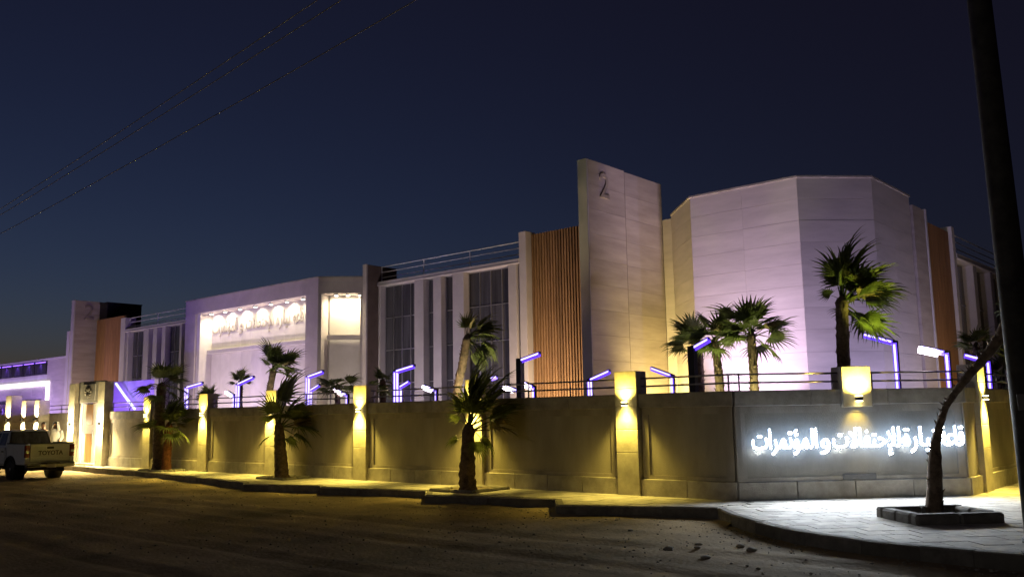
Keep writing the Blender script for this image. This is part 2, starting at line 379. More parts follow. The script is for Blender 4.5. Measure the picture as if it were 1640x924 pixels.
# ------------------------------------------------------------------ gate
gt = thing('entrance_gate', 'entrance gate with yellow lit posts and dark plaque over a wooden door', 'gate', (-30.9, 0, 0))
for x in (-32.34, -29.41):
    gp = part('gate_post', MB().box(x - .3, x + .3, -.25, .12, -.25, 3.55), 'pil', gt)
    z = -.02
    for h in (.9, 1.8, 2.7, 3.56):
        part('stone_block', MB().bbox(x - .312, x + .312, -.262, .13, z + .004, h - .004, .01), 'pil', gp); z = h
    part('lamp', MB().bbox(x - .06, x + .06, -.40, -.265, 1.72, 1.82, .01), 'dark', gp); point('gate_glow', (x + .05, -.56, 1.77), 15, (1, .84, .5), .06)
    spot('up_light', (x + .1, -.42, 1.86), (x, -.1, 4), 60, (1, .80, .34), 150, .9, .05); spot('down_light', (x + .1, -.42, 1.69), (x + .05, -.6, 0), 150, (1, .80, .34), 165, .9, .05)
part('header', MB().bbox(-32.02, -29.73, -.1, .13, 2.68, 3.62, .02), 'plaque', gt)
pq = part('plaque', MB().bbox(-31.6, -30.3, -.14, -.102, 2.8, 3.5, .01), 'plaque', gt)
cr = MB()
for k in range(9):
    a = 2 * math.pi * k / 9
    cr.tube([(-30.95 + math.cos(a) * .08, -.155, 3.14 + math.sin(a) * .06), (-30.95 + math.cos(a) * .26, -.155, 3.14 + math.sin(a) * .17), (-30.95 + math.cos(a + .3) * .38, -.155, 3.14 + math.sin(a + .3) * .24)], [.035, .05, .012], 6)
part('crest', cr, 'ink', pq)
part('door_frame', MB().box(-32.02, -31.62, -.06, .0, -.02, 2.66).box(-30.40, -30.26, -.06, 0, -.02, 2.66), 'white', gt)
dr = part('door', MB().bbox(-31.6, -30.42, -.04, .02, .02, 2.64, .01), 'white', gt)
part('door_panel', MB().bbox(-31.25, -30.6, -.062, -.042, 1.72, 2.6, .008), 'woodp', dr); part('door_panel', MB().bbox(-31.25, -30.6, -.062, -.042, .12, 1.35, .008), 'woodp', dr)
part('handle', MB().tube([(-30.5, -.08, .9), (-30.5, -.08, 1.5)], .018, 6), 'alu', dr)
part('step', MB().bbox(-32.0, -29.73, -.35, .27, -.02, .09, .015), 'plinth', gt)
lb = thing('garden_screen', 'low purple lit screen wall standing beside the gate', 'wall', (-36, 4, .25))
part('screen_panel', MB().bbox(-38.6, -36.0, 4, 4.2, .25, 3.9, .01), 'white', lb); part('screen_panel', MB().bbox(-35.99, -33.2, 4, 4.2, .25, 3.88, .01), 'white', lb)
tb = part('light_bar', MB().tube([(-36.44, 3.6, 3.77), (-35.4, 3.6, 3.1), (-34.3, 3.6, 2.45)], .06, 8), 'cyan', lb)
tag(tb, 'bluish light bar leaning across the purple screen')
point('purple_wash', (-34.6, 1.8, 2.7), 120, (.22, .1, 1)); point('purple_wash', (-37.5, 2.2, 2.0), 90, (.25, .1, 1))
point('purple_wash', (-31.0, 1.6, 1.6), 110, (.22, .1, 1))
gb = thing('glowing_bollard', 'blue glowing bollard seen through the open gate door', 'lamp', (-30.1, 1.6, .25))
part('column', MB().tube([(-30.1, 1.6, .25), (-30.1, 1.6, .62)], .09, 10), 'dark', gb); part('glow_head', MB().tube([(-30.1, 1.6, .62), (-30.1, 1.6, .84)], .1, 10), 'cyan', gb)

# ------------------------------------------------------------------ the hall
H = thing('event_hall', 'large floodlit event hall with stone drum, wooden slats, glazed wings and portal', 'building', (-16, 10, .25))
def hp(n, mb, m, par=H): return part(n, mb, m, par)
DR = [(-7.22, 9.84), (-5.38, 8.0), (-1.73, 8.0), (-.09, 9.64), (-.09, 13.1), (-1.9, 14.9), (-7.22, 14.9)]
drum = hp('drum_wall', MB().prism([(-7.19, 9.87), (-5.365, 8.03), (-1.745, 8.03), (-.12, 9.655), (-.12, 13.08), (-1.92, 14.87), (-7.19, 14.87)], .2, 8.82), 'plaster')
def clad(a, b, cols, rows, z0, z1, m, par, th=.035, name='cladding_panel'):
    a = Vector(a); b = Vector(b); L = (b - a).length; d = (b - a) / L; nr = Vector((d.y, -d.x))
    for r in range(rows):
        n = cols; off = 0
        for c in range(n):
            s0 = L * c / n + .002; s1 = L * (c + 1) / n - .002; za = z0 + (z1 - z0) * r / rows + .003; zb = z0 + (z1 - z0) * (r + 1) / rows - .003
            o = rnd.uniform(-.0012, .0012)
            p, q = a + d * s0, a + d * s1; pi, qi = p - nr * th, q - nr * th; p = p + nr * o; q = q + nr * o
            part(name, MB().prism([tuple(p), tuple(q), tuple(qi), tuple(pi)], za, zb), m, par)
for (i, c) in ((0, 1), (1, 2), (2, 1), (3, 2)):
    clad(DR[i], DR[i + 1], c, 13, .25, 8.8, 'clad', drum)
cap = [(-7.25, 9.83), (-5.39, 7.96), (-1.715, 7.96), (-.05, 9.63), (-.05, 13.12), (-1.9, 14.95), (-7.25, 14.95)]
hp('drum_coping', MB().prism(cap, 8.802, 8.86), 'coping', drum)
hp('connector_wall', MB().box(-7.6, -7.15, 9.86, 10.3, .2, 8.7), 'clad')
# fin with the numeral
fin = hp('fin_wall', MB().box(-7.93, -7.64, 5.45, 9.9, .2, 10.0), 'mortar')
clad((-7.6, 5.41), (-7.6, 7.50), 1, 12, .25, 10.06, 'finst', fin); clad((-7.63, 7.56), (-7.63, 9.9), 1, 12, .25, 10.04, 'finst', fin)
hp('fin_edge', MB().bbox(-7.99, -7.605, 5.36, 5.448, .2, 10.08, .015), 'white', fin)
hp('fin_side', MB().box(-7.99, -7.935, 5.46, 9.9, .2, 10.06), 'finst', fin)
def numeral(c, size, par):
    me = text_mesh('numeral', '2', size, 'numer', .018, .01)
    xs = [v.co.x for v in me.vertices]; w_ = (max(xs) + min(xs)) / 2
    for v in me.vertices: v.co.x -= w_
    me.transform(frame_mat(c, (0, 1, 0), (1, 0, 0))); link('numeral', me, par, inv_of(par))
numeral((-7.582, 6.3, 8.9), 1.2, fin)
# wooden slats
back = hp('slat_backing', MB().box(-13.33, -8.0, 9.44, 9.6, .2, 8.0), 'brown')
hp('slat_cap', MB().box(-13.33, -8.0, 9.40, 9.62, 8.0, 8.05), 'alu', back)
x = -13.26
while x < -8.05:
    hp('wood_slat', MB().box(x, x + .072, 9.24, 9.39, .25, 8.92 + rnd.uniform(-.006, .006)), 'wood', back); x += .137
for z in (1.5, 3.8, 6.1, 8.4): hp('slat_rail', MB().box(-13.33, -8.0, 9.392, 9.438, z, z + .06), 'dark', back)
hp('white_pier', MB().bbox(-13.72, -13.35, 9.0, 9.6, .2, 9.05, .01), 'white')
# glazed wing in the middle
def glazed(x0, x1, cols, bays, ztop, zm, yf=9.05, name='glazed_wing'):
    root = hp(name, MB().box(x0, x1, 9.75, 9.95, .2, ztop + .3), 'dark')
    for a, b in cols: hp('column', MB().bbox(a, b, yf, 9.7, .2, ztop, .015), 'white', root)
    hp('cornice', MB().bbox(x0, x1, yf - .05, 9.72, ztop + .003, ztop + .2, .015), 'white', root)
    hp('light_strip', MB().box(x0 + .02, x1 - .02, yf - .056, yf - .0515, ztop + .05, ztop + .09), 'alu', root)
    fr = MB(); zs = [.3] + zm + [ztop - .02]
    for a, b, n in bays:
        for i in range(n + 1):
            xx = a + (b - a) * i / n; fr.box(xx - .018, xx + .018, 9.36, 9.45, .25, ztop - .003)
        for z in zs: fr.box(a, b, 9.365, 9.445, z - .018, z + .018)
        for i in range(n):
            for za, zb in zip(zs, zs[1:]):
                hp('window_pane', MB().box(a + (b - a) * i / n + .019, a + (b - a) * (i + 1) / n - .019, 9.40, 9.415, za + .02, zb - .02), 'glass', root)
    hp('mullions', fr, 'alu', root)
    return root
MC = [(-22.35, -22.2), (-19.91, -19.31), (-18.71, -18.21), (-17.52, -16.85), (-14.36, -13.92)]
gl = glazed(-22.4, -13.73, MC, [(-22.2, -19.91, 4), (-19.31, -18.71, 1), (-18.21, -17.52, 1), (-16.85, -14.36, 4), (-13.92, -13.73, 1)], 7.8, [1.9, 3.35, 4.85, 6.33])
def roofrail(xa, xb, zs, y, par):
    for z in zs: hp('roof_rail', MB().tube([(xa, y, z), ((xa + xb) / 2, y, z), (xb, y, z)], .022, 6), 'railw', par)
    n = round((xb - xa) / 3.2)
    rp = MB()
    for i in range(n + 1):
        xx = xa + .03 + (xb - xa - .06) * i / n; rp.box(xx - .015, xx + .015, y - .015, y + .015, zs[0] - .25, zs[-1] + .02)
    hp('rail_posts', rp, 'railw', par)
roofrail(-22.3, -13.75, (8.2, 8.45, 8.7), 9.2, gl)
finb = hp('dark_fin', MB().bbox(-22.62, -22.36, 8.45, 10.2, .2, 8.75, .015), 'brown')
hp('fin_edge', MB().bbox(-22.63, -22.35, 8.36, 8.447, .2, 8.77, .01), 'frame', finb)
# portal block
po = hp('portal', MB().prism([(-35.9, 7.85), (-24.35, 7.85), (-23.15, 9.1), (-23.15, 12.2), (-35.9, 12.2)], .2, 8.16), 'white')
hp('portal_cap', MB().prism([(-35.97, 6.97), (-24.1, 6.97), (-22.62, 8.45), (-22.62, 12.25), (-35.97, 12.25)], 8.2, 8.25), 'coping', po)
hp('top_beam', MB().prism([(-35.94, 7.0), (-24.11, 7.0), (-22.66, 8.45), (-23.16, 9.08), (-24.36, 7.83), (-35.94, 7.83)], 7.47, 8.195), 'frame', po)
hp('left_jamb', MB().bbox(-35.94, -34.9, 7.0, 7.845, .2, 7.467, .01), 'frame', po)
hp('corner_jamb', MB().prism([(-25.05, 7.0), (-24.11, 7.0), (-24.0, 7.11), (-24.40, 7.80), (-25.05, 7.83)], .2, 7.467), 'frame', po)
hp('inner_jamb', MB().bbox(-34.897, -34.6, 7.12, 7.84, .2, 7.464, .01), 'white', po)
hp('side_jamb', MB().prism([(-22.76, 8.35), (-22.66, 8.45), (-23.1, 9.05), (-23.2, 8.95)], .2, 7.467), 'frame', po)
hp('ledge', MB().bbox(-34.598, -25.053, 7.55, 7.848, 5.32, 5.52, .01), 'white', po)
hp('ledge', MB().prism([(-24.12, 7.52), (-23.0, 8.64), (-23.16, 9.0), (-24.3, 7.82)], 5.4, 5.6), 'white', po)
for k in range(10):                                           # vertical cladding of the portal's back wall
    a = -34.59 + k * .954
    hp('back_panel', MB().box(a + .004, a + .950, 7.822, 7.849, 5.53, 7.46), 'white', po); hp('back_panel', MB().box(a + .004, a + .950, 7.822, 7.849, .25, 5.31), 'white', po)
for xx in (-34.0, -32.65, -31.25, -29.85, -28.5, -27.15, -25.85):
    dl = hp('downlight', MB().tube([(xx, 7.42, 7.469), (xx, 7.42, 7.40)], .09, 12), 'dark', po)
    hp('lens', MB().tube([(xx, 7.42, 7.399), (xx, 7.42, 7.39)], .075, 12), 'down', dl)
    spot('downlight_beam', (xx, 7.62, 7.36), (xx, 7.72, 5.4), 52, (1, .84, .56), 172, 1.0, .08)
for k, (xx, yy) in enumerate(((-23.80, 7.78), (-23.42, 8.16), (-23.04, 8.54))):
    dl = hp('downlight', MB().tube([(xx, yy, 7.469), (xx, yy, 7.40)], .09, 12), 'dark', po)
    hp('lens', MB().tube([(xx, yy, 7.399), (xx, yy, 7.39)], .075, 12), 'down', dl)
    spot('downlight_beam', (xx - .06, yy + .06, 7.37), (xx - .2, yy + .2, 5.4), 44, (1, .84, .50), 172, 1.0, .08)
for key, a, b in (('conf', -34.5, -32.1), ('and', -31.9, -31.5), ('for', -31.3, -28.8), ('name', -28.6, -27.4), ('hall', -27.2, -26.3)):
    me = text_mesh('letter_word', WORDS[key][::-1], .9, 'grey', .010, .006); fit_text(me, a, b, 6.42, 1.1)
    me.transform(frame_mat((0, 7.808, 0), (1, 0, 0), (0, -1, 0))); link('letter_word', me, po, inv_of(po))
# left glazed wing, wooden panel, left fin
LC = [(-47.0, -46.8), (-44.8, -44.15), (-43.6, -43.1), (-42.5, -42.05), (-40.35, -40.1)]
g2 = glazed(-47.2, -36.0, LC, [(-46.8, -44.8, 3), (-44.15, -43.6, 1), (-43.1, -42.5, 1), (-42.05, -40.35, 3), (-40.1, -36.2, 4)], 7.5, [1.7, 3.1, 4.5, 5.95])
roofrail(-47.0, -36.0, (7.85, 8.12, 8.4), 9.2, g2)
hp('white_pier', MB().bbox(-47.85, -47.22, 9.0, 9.7, .2, 8.45, .01), 'white')
wp = hp('wood_wall', MB().box(-52.0, -47.87, 9.34, 9.6, .2, 8.7), 'brown')
x = -51.98
while x < -47.98:
    hp('wood_board', MB().box(x, x + .186, 9.28, 9.338, .25, 8.68), 'woodp', wp); x += .2
db = hp('stair_tower', MB().box(-56.0, -51.3, 9.62, 12.02, .2, 9.84), 'dark')
hp('tower_cap', MB().box(-56.04, -51.26, 9.58, 12.06, 9.843, 9.9), 'dark', db)
lf = hp('fin_wall', MB().box(-52.86, -52.46, 8.02, 9.8, .2, 9.96), 'mortar')
clad((-52.42, 8.0), (-52.42, 9.81), 1, 11, .25, 10.0, 'finst', lf); hp('fin_edge', MB().bbox(-52.88, -52.43, 7.92, 7.998, .2, 10.02, .01), 'white', lf)
numeral((-52.402, 8.9, 8.75), 1.45, lf)
# right wing
rw = hp('slab_wall', MB().box(-.5, -.02, 13.2, 14.4, .2, 8.55), 'finst'); hp('slab_edge', MB().bbox(-.5, .02, 14.402, 14.54, .2, 8.6, .01), 'white', rw)
rp_ = hp('wood_wall', MB().box(-.6, -.16, 14.543, 17.46, .2, 8.25), 'brown')
y = 14.56
while y < 17.25:
    hp('wood_board', MB().box(-.158, -.10, y, y + .186, .25, 8.23), 'woodp', rp_); y += .2
hp('white_pier', MB().bbox(-.6, .0, 17.47, 17.8, .2, 8.45, .01), 'white')
rg = hp('glazed_wing', MB().box(-.9, -.6, 17.8, 34, .2, 7.6), 'dark')
hp('cornice', MB().bbox(-.58, .02, 17.81, 34, 7.3, 7.5, .015), 'white', rg); hp('light_strip', MB().box(.0205, .026, 17.83, 34, 7.36, 7.4), 'alu', rg)
yy = 18.0
fr = MB()
while yy < 33:
    for za, zb in ((.3, 2.2), (2.24, 4.0), (4.04, 5.7), (5.74, 7.28)):
        hp('window_pane', MB().box(-.42, -.40, yy + .02, yy + 1.0, za, zb), 'glass', rg); hp('window_pane', MB().box(-.42, -.40, yy + 1.04, yy + 2.0, za, zb), 'glass', rg)
        fr.box(-.44, -.37, yy, yy + 2.02, zb, zb + .04)
    fr.box(-.44, -.371, yy + 1.0, yy + 1.04, .3, 7.29)
    hp('column', MB().bbox(-.55, -.02, yy + 2.03, yy + 2.5, .2, 7.297, .015), 'white', rg); yy += 2.53
hp('mullions', fr, 'alu', rg)
for z in (7.75, 8.0, 8.25): hp('roof_rail', MB().tube([(-.15, 17.85, z), (-.15, 26, z), (-.15, 34, z)], .022, 6), 'alu', rg)

# far left hall
FL = thing('reception_hall', 'lilac lit low hall at far left with glowing white frame', 'building', (-64, 9, .25))
fh = part('wall', MB().box(-80, -53.36, 8.05, 16, .2, 6.2), 'white', FL)
for k in range(14):
    for z0, z1 in ((.25, 1.7), (1.71, 3.2), (3.21, 4.7)):
        a = -80 + k * 1.9; part('wall_panel', MB().box(a + .005, a + 1.895, 8.015, 8.048, z0, z1 - .004), 'clad', fh)
part('wall_panel', MB().box(-56.6, -53.38, 8.015, 8.048, 4.71, 6.19), 'clad', fh)
part('parapet', MB().bbox(-80, -53.37, 7.97, 8.3, 6.203, 6.32, .01), 'white', FL)
part('edge_column', MB().bbox(-53.355, -52.9, 7.9, 8.6, .2, 7.95, .01), 'white', FL)
part('glow_frame', MB().bbox(-80, -56.05, 7.88, 8.01, 4.42, 4.70, .01).bbox(-56.35, -56.05, 7.881, 8.011, 1.9, 4.415, .01), 'ledf', FL)
for k in range(11):
    b = -56.7 - k * 2.1; wd = part('window', MB().box(b - 2.06, b, 8.0, 8.046, 5.2, 6.12), 'dark', FL)
    part('pane', MB().box(b - 2.0, b - .06, 7.985, 7.999, 5.25, 6.02), 'glass', wd); part('glow_strip', MB().box(b - 1.9, b - .16, 7.97, 7.984, 6.03, 6.08), 'purp', wd)
    spot('purple_light', (b - 1.0, 7.75, 6.05), (b - 1.0, 7.98, 5.2), 14, (.25, .08, 1), 110, .7, .05)
for k in range(8):
    b = -57.3 - k * 1.6; wd = part('window', MB().box(b - 1.4, b, 7.99, 8.012, .9, 3.5), 'alu', FL)
    part('pane', MB().box(b - 1.34, b - .72, 7.975, 7.989, .96, 3.44), 'glass', wd); part('pane', MB().box(b - .68, b - .06, 7.975, 7.989, .96, 3.44), 'glass', wd)

# ------------------------------------------------------------------ floodlights in the courtyard
PINK = (1, .80, .84); LIL = (.72, .62, 1.0); WRM = (1, .70, .34)
def flood(loc, tgt, wt, c, ang=110): spot('floodlight', loc, tgt, wt, c, ang, .9, .15)
flood((-4.2, 6.2, .45), (-3.8, 8, 3.6), 14, (1, .72, .84), 112)
flood((-2.7, 6.2, .45), (-2.7, 8, 3.6), 14, (1, .72, .84), 112)
flood((-2.9, 6.1, .45), (-3.2, 8, 6.0), 1250, (.92, .69, 1.0), 82); flood((-4.4, 6.3, .45), (-4.0, 8, 5.8), 330, (.92, .69, .96), 66)
flood((1.4, 6.9, .45), (-.7, 9, 4.4), 300, (.66, .56, 1.0), 130)
flood((2.6, 11.2, .45), (0, 11.3, 4.5), 190, (.8, .68, 1.0), 130)
flood((1.5, 14.3, .45), (0, 14.0, 4), 60, (1, .8, .6), 120)
flood((1.8, 16.0, .45), (-.1, 16.0, 5), 60, WRM, 130)
flood((-7.0, 7.5, .4), (-6.3, 9.1, 4.8), 1050, (1, .75, .26), 96)
flood((-6.2, 8.7, .4), (-7.6, 9.0, 5.2), 330, (1, .74, .22), 86)
flood((-6.0, 5.0, .4), (-7.6, 6.6, 4), 8, (1, .78, .72), 120)
flood((-11.2, 6.9, .4), (-11.2, 9.3, 2.8), 760, (1, .70, .42), 120)
flood((-18.5, 5.2, .4), (-18.5, 9.2, 4.5), 190, (1, .82, .9), 140)
flood((-14.5, 5.2, .4), (-14.5, 9.2, 4.5), 70, (1, .82, .9), 140)
flood((-33.0, 3.9, .4), (-32.0, 7.5, 3.8), 420, (1, .78, .78), 140)
flood((-27.5, 3.9, .4), (-28.0, 7.5, 3.8), 420, (1, .78, .78), 140)
flood((-22.6, 6.0, .4), (-23.4, 8.8, 3), 120, (1, .84, .62), 110)
flood((-43.5, 5.0, .4), (-43.5, 9.2, 4.5), 230, (1, .80, .82), 140)
flood((-49.0, 6.0, .4), (-50.3, 9.2, 5.0), 95, (1, .68, .34), 130)
flood((-49.5, 5.8, .4), (-52.4, 8.8, 6.0), 280, (1, .78, .68), 110)
flood((-57, 4.5, .4), (-57, 8, 4), 600, (.52, .32, 1.0), 140)
flood((-66, 4.5, .4), (-66, 8, 4), 600, (.52, .32, 1.0), 140)
flood((-54.4, 5.5, .4), (-53.2, 8, 5), 160, (.8, .6, 1.0), 120)

# ------------------------------------------------------------------ LED lamp posts in the courtyard
def led_post(label, x, y, zt, dx, dz, hw=.05, core=True, white=False, arm2=False):
    t = thing('lamp_post', label, 'lamp post', (x, y, .25), 'angular led lamp posts in the courtyard')
    part('post', MB().box(x - hw, x + hw, y - hw, y + hw, .25, zt + hw * .6), 'dark', t)
    a = Vector((x, y, zt)); b = Vector((x + dx, y, zt + dz)); d = (b - a).normalized(); hp0 = hw; hw = min(hw, .052)
    part('arm', MB().bar(a, b, hw * .9, hw * .8), 'dark', t)
    s = 1 if dx > 0 else -1; n = Vector((-d.z, 0, d.x)) * (1 if d.x > 0 else -1)      # up normal of the arm
    lo = -n * (hw * .8 + .009)
    part('arm_glow', MB().bar(a + lo + d * .06, b + lo, hw * .95, .008, (0, 1, 0)).bar(a + d * .05 + Vector((0, -hw * .9 - .005, -hw * .25)), b + Vector((0, -hw * .9 - .005, -hw * .25)), .004, hw * .62, (0, 0, 1)), 'vio', t)
    part('arm_strip', MB().bar(a + lo * 1.2 + d * .09, b + lo * 1.2 - d * .04, hw * .5, .006, (0, 1, 0)).bar(a + d * .08 + Vector((0, -hw * .9 - .012, -hw * .3)), b - d * .03 + Vector((0, -hw * .9 - .012, -hw * .3)), .004, hw * .36), 'lav', t)
    hw = hp0
    if core:
        part('post_glow', MB().box(x + s * hw, x + s * (hw + .008), y - hw, y + hw, .3, zt - .03).box(x - hw * .9, x + hw * .9, y - hw - .008, y - hw - .001, .3, zt - .02), 'vio', t)
        part('post_strip', MB().box(x + s * (hw + .009), x + s * (hw + .015), y - hw * .5, y + hw * .5, .35, zt - .06).box(x - hw * .4 + s * hw * .2, x + hw * .4 + s * hw * .2, y - hw - .015, y - hw - .009, .35, zt - .06), 'lav', t)
    if white:
        c = a + (b - a) * .68
        part('flood_head', MB().bar(c - d * .20 - n * .055, c + d * .20 - n * .055, hw * 1.7, .014, (0, 1, 0)), 'dark', t)
        part('flood_panel', MB().bar(c - d * .21 - n * .075, c + d * .21 - n * .075, hw * 1.6, .006, (0, 1, 0)).bar(c - d * .2 - n * .06 + Vector((0, -hw * 1.75, 0)), c + d * .2 - n * .06 + Vector((0, -hw * 1.75, 0)), .006, .05), 'flood', t)
    return t
for a in [
    ('violet lamp post at the left end of the white portal, arm rising right', -26.42, 2.0, 3.24, 1.31, .15, .06),
    ('violet lamp post in front of the small dark palm, arm rising right', -22.47, 2.0, 3.23, 1.13, .25, .06),
    ('violet lamp post near the corner of the white portal, arm rising right', -17.86, 2.0, 3.34, .92, .16, .055),
    ('smaller violet lamp arm just behind the portal corner lamp post', -21.15, 4.5, 2.97, .62, .21, .05),
    ('violet lamp post before the left glass bay, taller of the pair', -12.61, 1.6, 3.30, .88, .14, .06),
    ('violet lamp post before the left glass bay, shorter of the pair', -15.15, 4.0, 2.90, .53, .20, .06),
    ('violet lamp arm showing just right of the big windblown palm', -11.15, 4.0, 2.93, .73, .17, .05),
    ('violet lamp post at the foot of the tall stone fin', -6.73, 4.0, 2.84, .75, .24, .05)]:
    led_post(*a)
led_post('thick dark lamp post in front of the wooden slats with a glowing arm', -7.70, 2.0, 3.40, .75, .17, .085, core=False)
led_post('thick dark lamp post in front of the stone drum with a short glowing arm', -2.09, 2.0, 3.40, .48, .21, .085, core=False)
led_post('violet lamp post behind the corner sign, arm rising to the left', 2.10, 4.0, 3.38, -.71, .24, .05)
led_post('violet lamp post right of the stone fin, arm rising to the left', -4.0, 4.2, 2.86, -.69, .25, .045)
led_post('violet lamp post partly behind the leaning corner palm', 3.25, 7.3, 3.0, -.54, .19, .05)
for a in [
    ('lamp post with white floodlight head in front of the chamfered portal corner', -18.09, 4.0, 2.71, -.77, .26),
    ('lamp post with white floodlight head before the middle glass columns', -13.25, 4.0, 2.75, -.63, .17),
    ('lamp post with white floodlight head left of the thick dark post', -10.37, 5.0, 2.65, -.63, .19),
    ('lamp post with white floodlight head at the left edge of the wooden slats', -9.28, 4.5, 2.73, -.47, .18),
    ('lamp post with white floodlight head at the right above the sign wall', 3.25, 3.85, 3.07, -.55, .16)]:
    led_post(*a, .05, True, True)
led_post('lamp post with white floodlight head beside the tall dark palm', -24.3, 3.0, 2.85, -.6, .2, .05, True, True)

# ------------------------------------------------------------------ palms
def frond_mesh(name, L, pet, segs, spread, seed, m):
    """fan leaf: a stalk, a pleated web joined to about half its radius, then free drooping tips"""
    r = random.Random(seed); mb = MB()
    mb.tube([(0, 0, 0), (pet * .5, 0, .03 * pet), (pet, 0, 0)], [.024, .015, .010], 5)
    dr = r.uniform(.16, .38); side = r.uniform(-.25, .25); cup = r.uniform(.05, .22)
    def P(u, t, l, fold):                                     # u -1..1 across the fan, t 0..1 along a ray of length l
        th = u * R(spread) + side * t * t * .5; x, y = math.cos(th) * l * t, math.sin(th) * l * t
        z = cup * abs(y) * (1 - .4 * t) + fold * t * (1 - t) * 1.6 - dr * L * t ** 3 * (1 - .5 * abs(u)) + .05 * L * math.sin(2.4 * t)
        return Vector((pet + x, y, z))
    n = segs; ray = []
    for i in range(2 * n + 1):                                # odd rays are ribs, even rays are the valleys between segments
        u = i / n - 1; l = L * (1 - .42 * abs(u) ** 1.8); ray.append((u, l, .035 * L if i % 2 else -.035 * L))
    web = [[P(u, t, l, f)[:] for u, l, f in ray] for t in (.03, .28, .5)]
    k = len(ray); mb.add([v for row in web for v in row], [(j * k + i, j * k + i + 1, (j + 1) * k + i + 1, (j + 1) * k + i) for j in (0, 1) for i in range(k - 1)])
    for i in range(n):
        if r.random() < .05: continue
        (u0, l0, f0), (u1, l1, f1), (u2, l2, f2) = ray[2 * i], ray[2 * i + 1], ray[2 * i + 2]
        ll = l1 * r.uniform(.86, 1.08); tw = r.uniform(-.02, .02); q = []
        for t, wd in ((.5, 1.), (.72, .55), (.9, .2)):
            q += [P(u1 + (u0 - u1) * wd * .5 / t + tw * t, t, ll, f0), P(u1 + tw * t, t, ll, f1), P(u1 + (u2 - u1) * wd * .5 / t + tw * t, t, ll, f2)]
        q[0], q[1], q[2] = P(u0, .5, l0, f0), P(u1, .5, l1, f1), P(u2, .5, l2, f2)
        q.append(P(u1 + tw, 1., ll, 0) + Vector((0, 0, -r.uniform(0, .06) * L)))
        mb.add([v[:] for v in q], [(0, 1, 4, 3), (1, 2, 5, 4), (3, 4, 7, 6), (4, 5, 8, 7), (6, 7, 9), (7, 8, 9)])
    return mb.mesh(name, m)
FR = [frond_mesh('frond', .78, .46, 17, 88 + 6 * (s % 3), s, 'frond') for s in range(7)]
FRD = [frond_mesh('frond', .6, .35, 13, 70, s + 20, 'frond2') for s in range(2)]
def palm(label, base, path, r0, r1, dirs, size, seed, group='palms', dead=2, bark='bark', name='palm_tree', cat='palm'):
    """path: trunk points relative to base; dirs: (azimuth, elevation, length factor) of each frond"""
    r = random.Random(seed); t = thing(name, label, cat, base, group)
    P = [Vector(p) for p in path]; pts = []; given = []
    for i in range(len(P) - 1):
        n = max(3, int((P[i + 1] - P[i]).length / .09))
        pts += [P[i].lerp(P[i + 1], k / n) for k in range(n)]
        if isinstance(r0, tuple): given += [r0[i] + (r0[i + 1] - r0[i]) * k / n for k in range(n)]
    pts.append(P[-1]); N = len(pts); rad = []
    for i in range(N):
        u = i / (N - 1); rr = (given + [r0[-1]])[i] if given else r0 * (1 + .35 * max(0, .12 - u) / .12) * (1 - u) + r1 * u; rad.append(rr * (1.04 if i % 2 else .96))
    tipd = (pts[-1] - pts[-3]).normalized(); mb = MB(); mb.tube(pts + [pts[-1] + tipd * .09, pts[-1] + tipd * .16], rad + [rad[-1] * .7, rad[-1] * .2], 12, True, .07, r)
    for i in range(2, N - 1):                                 # leaf bases left on the trunk
        for k in range(4):
            if r.random() < .3: continue
            a = r.uniform(0, 6.28); d = Vector((math.cos(a), math.sin(a), 0)); q = pts[i] + d * rad[i] * .85; sd = Vector((-d.y, d.x, 0)) * .035
            tip = q + d * r.uniform(.03, .075) + Vector((0, 0, r.uniform(.06, .13)))
            mb.add([(q - sd)[:], (q + sd)[:], tip[:], (q + Vector((0, 0, .05)))[:]], [(0, 1, 2), (1, 3, 2), (3, 0, 2)])
    link('trunk', mb.mesh('trunk', bark), t)
    top = pts[-1].copy()
    for j, (az, el, lf) in enumerate(dirs):
        az += r.uniform(-9, 9); el += r.uniform(-7, 7)
        d = Vector((math.cos(R(az)) * math.cos(R(el)), math.sin(R(az)) * math.cos(R(el)), math.sin(R(el))))
        up = Vector((0, 0, 1)) if abs(d.z) < .93 else Vector((-math.cos(R(az)), -math.sin(R(az)), .2))
        y = up.cross(d).normalized(); z = d.cross(y)
        m3 = Matrix((d, y, z)).transposed() @ Matrix.Rotation(R(r.uniform(-35, 35)), 3, 'X'); k = size * lf * r.uniform(.9, 1.08)
        f = link('frond', r.choice(FR if j >= dead else FRD), t)
        f.matrix_local = Matrix.Translation(top + d * r1 * .4 + Vector((0, 0, r.uniform(-.12, .08)))) @ (m3 * k).to_4x4()
    return t
# image right is about azimuth 41 degrees, toward the camera about -49
def crown(n, seed, bias=41, spread=110, lo=-35, hi=85, away=.55):
    r = random.Random(seed); o = []; n = round(n * 1.1)
    for i in range(n):
        a = bias + r.uniform(-spread, spread); el = lo + (hi - lo) * ((i + r.random()) / n); k = 1.0
        if abs(a - bias) > 100: k = away
        o.append((a, el, k))
    r.shuffle(o); return o
ST = 'palms planted in the pavement'; YP = 'palms inside the courtyard'
palm('largest green windblown pavement palm, hiding the second wall pilaster from the sign', (-6.85, -1.05, -.1), [(0, 0, 0), (-.04, 0, .5), (0, 0, 1.1), (.03, 0, 1.62)], .23, .15,
     [(41, 10, 1.3), (38, 0, 1.2), (55, 16, 1.25), (41, 58, 1.3), (44, 70, 1.4), (60, 76, 1.4), (25, 66, 1.3), (41, 46, 1.2), (130, 70, 1.1), (-30, 62, 1.0), (60, 84, 1.35), (221, 66, .75), (45, -50, .7), (10, -60, .7), (221, -30, .5), (221, 25, .5), (41, 30, 1.1)], 1.1, 11, ST)
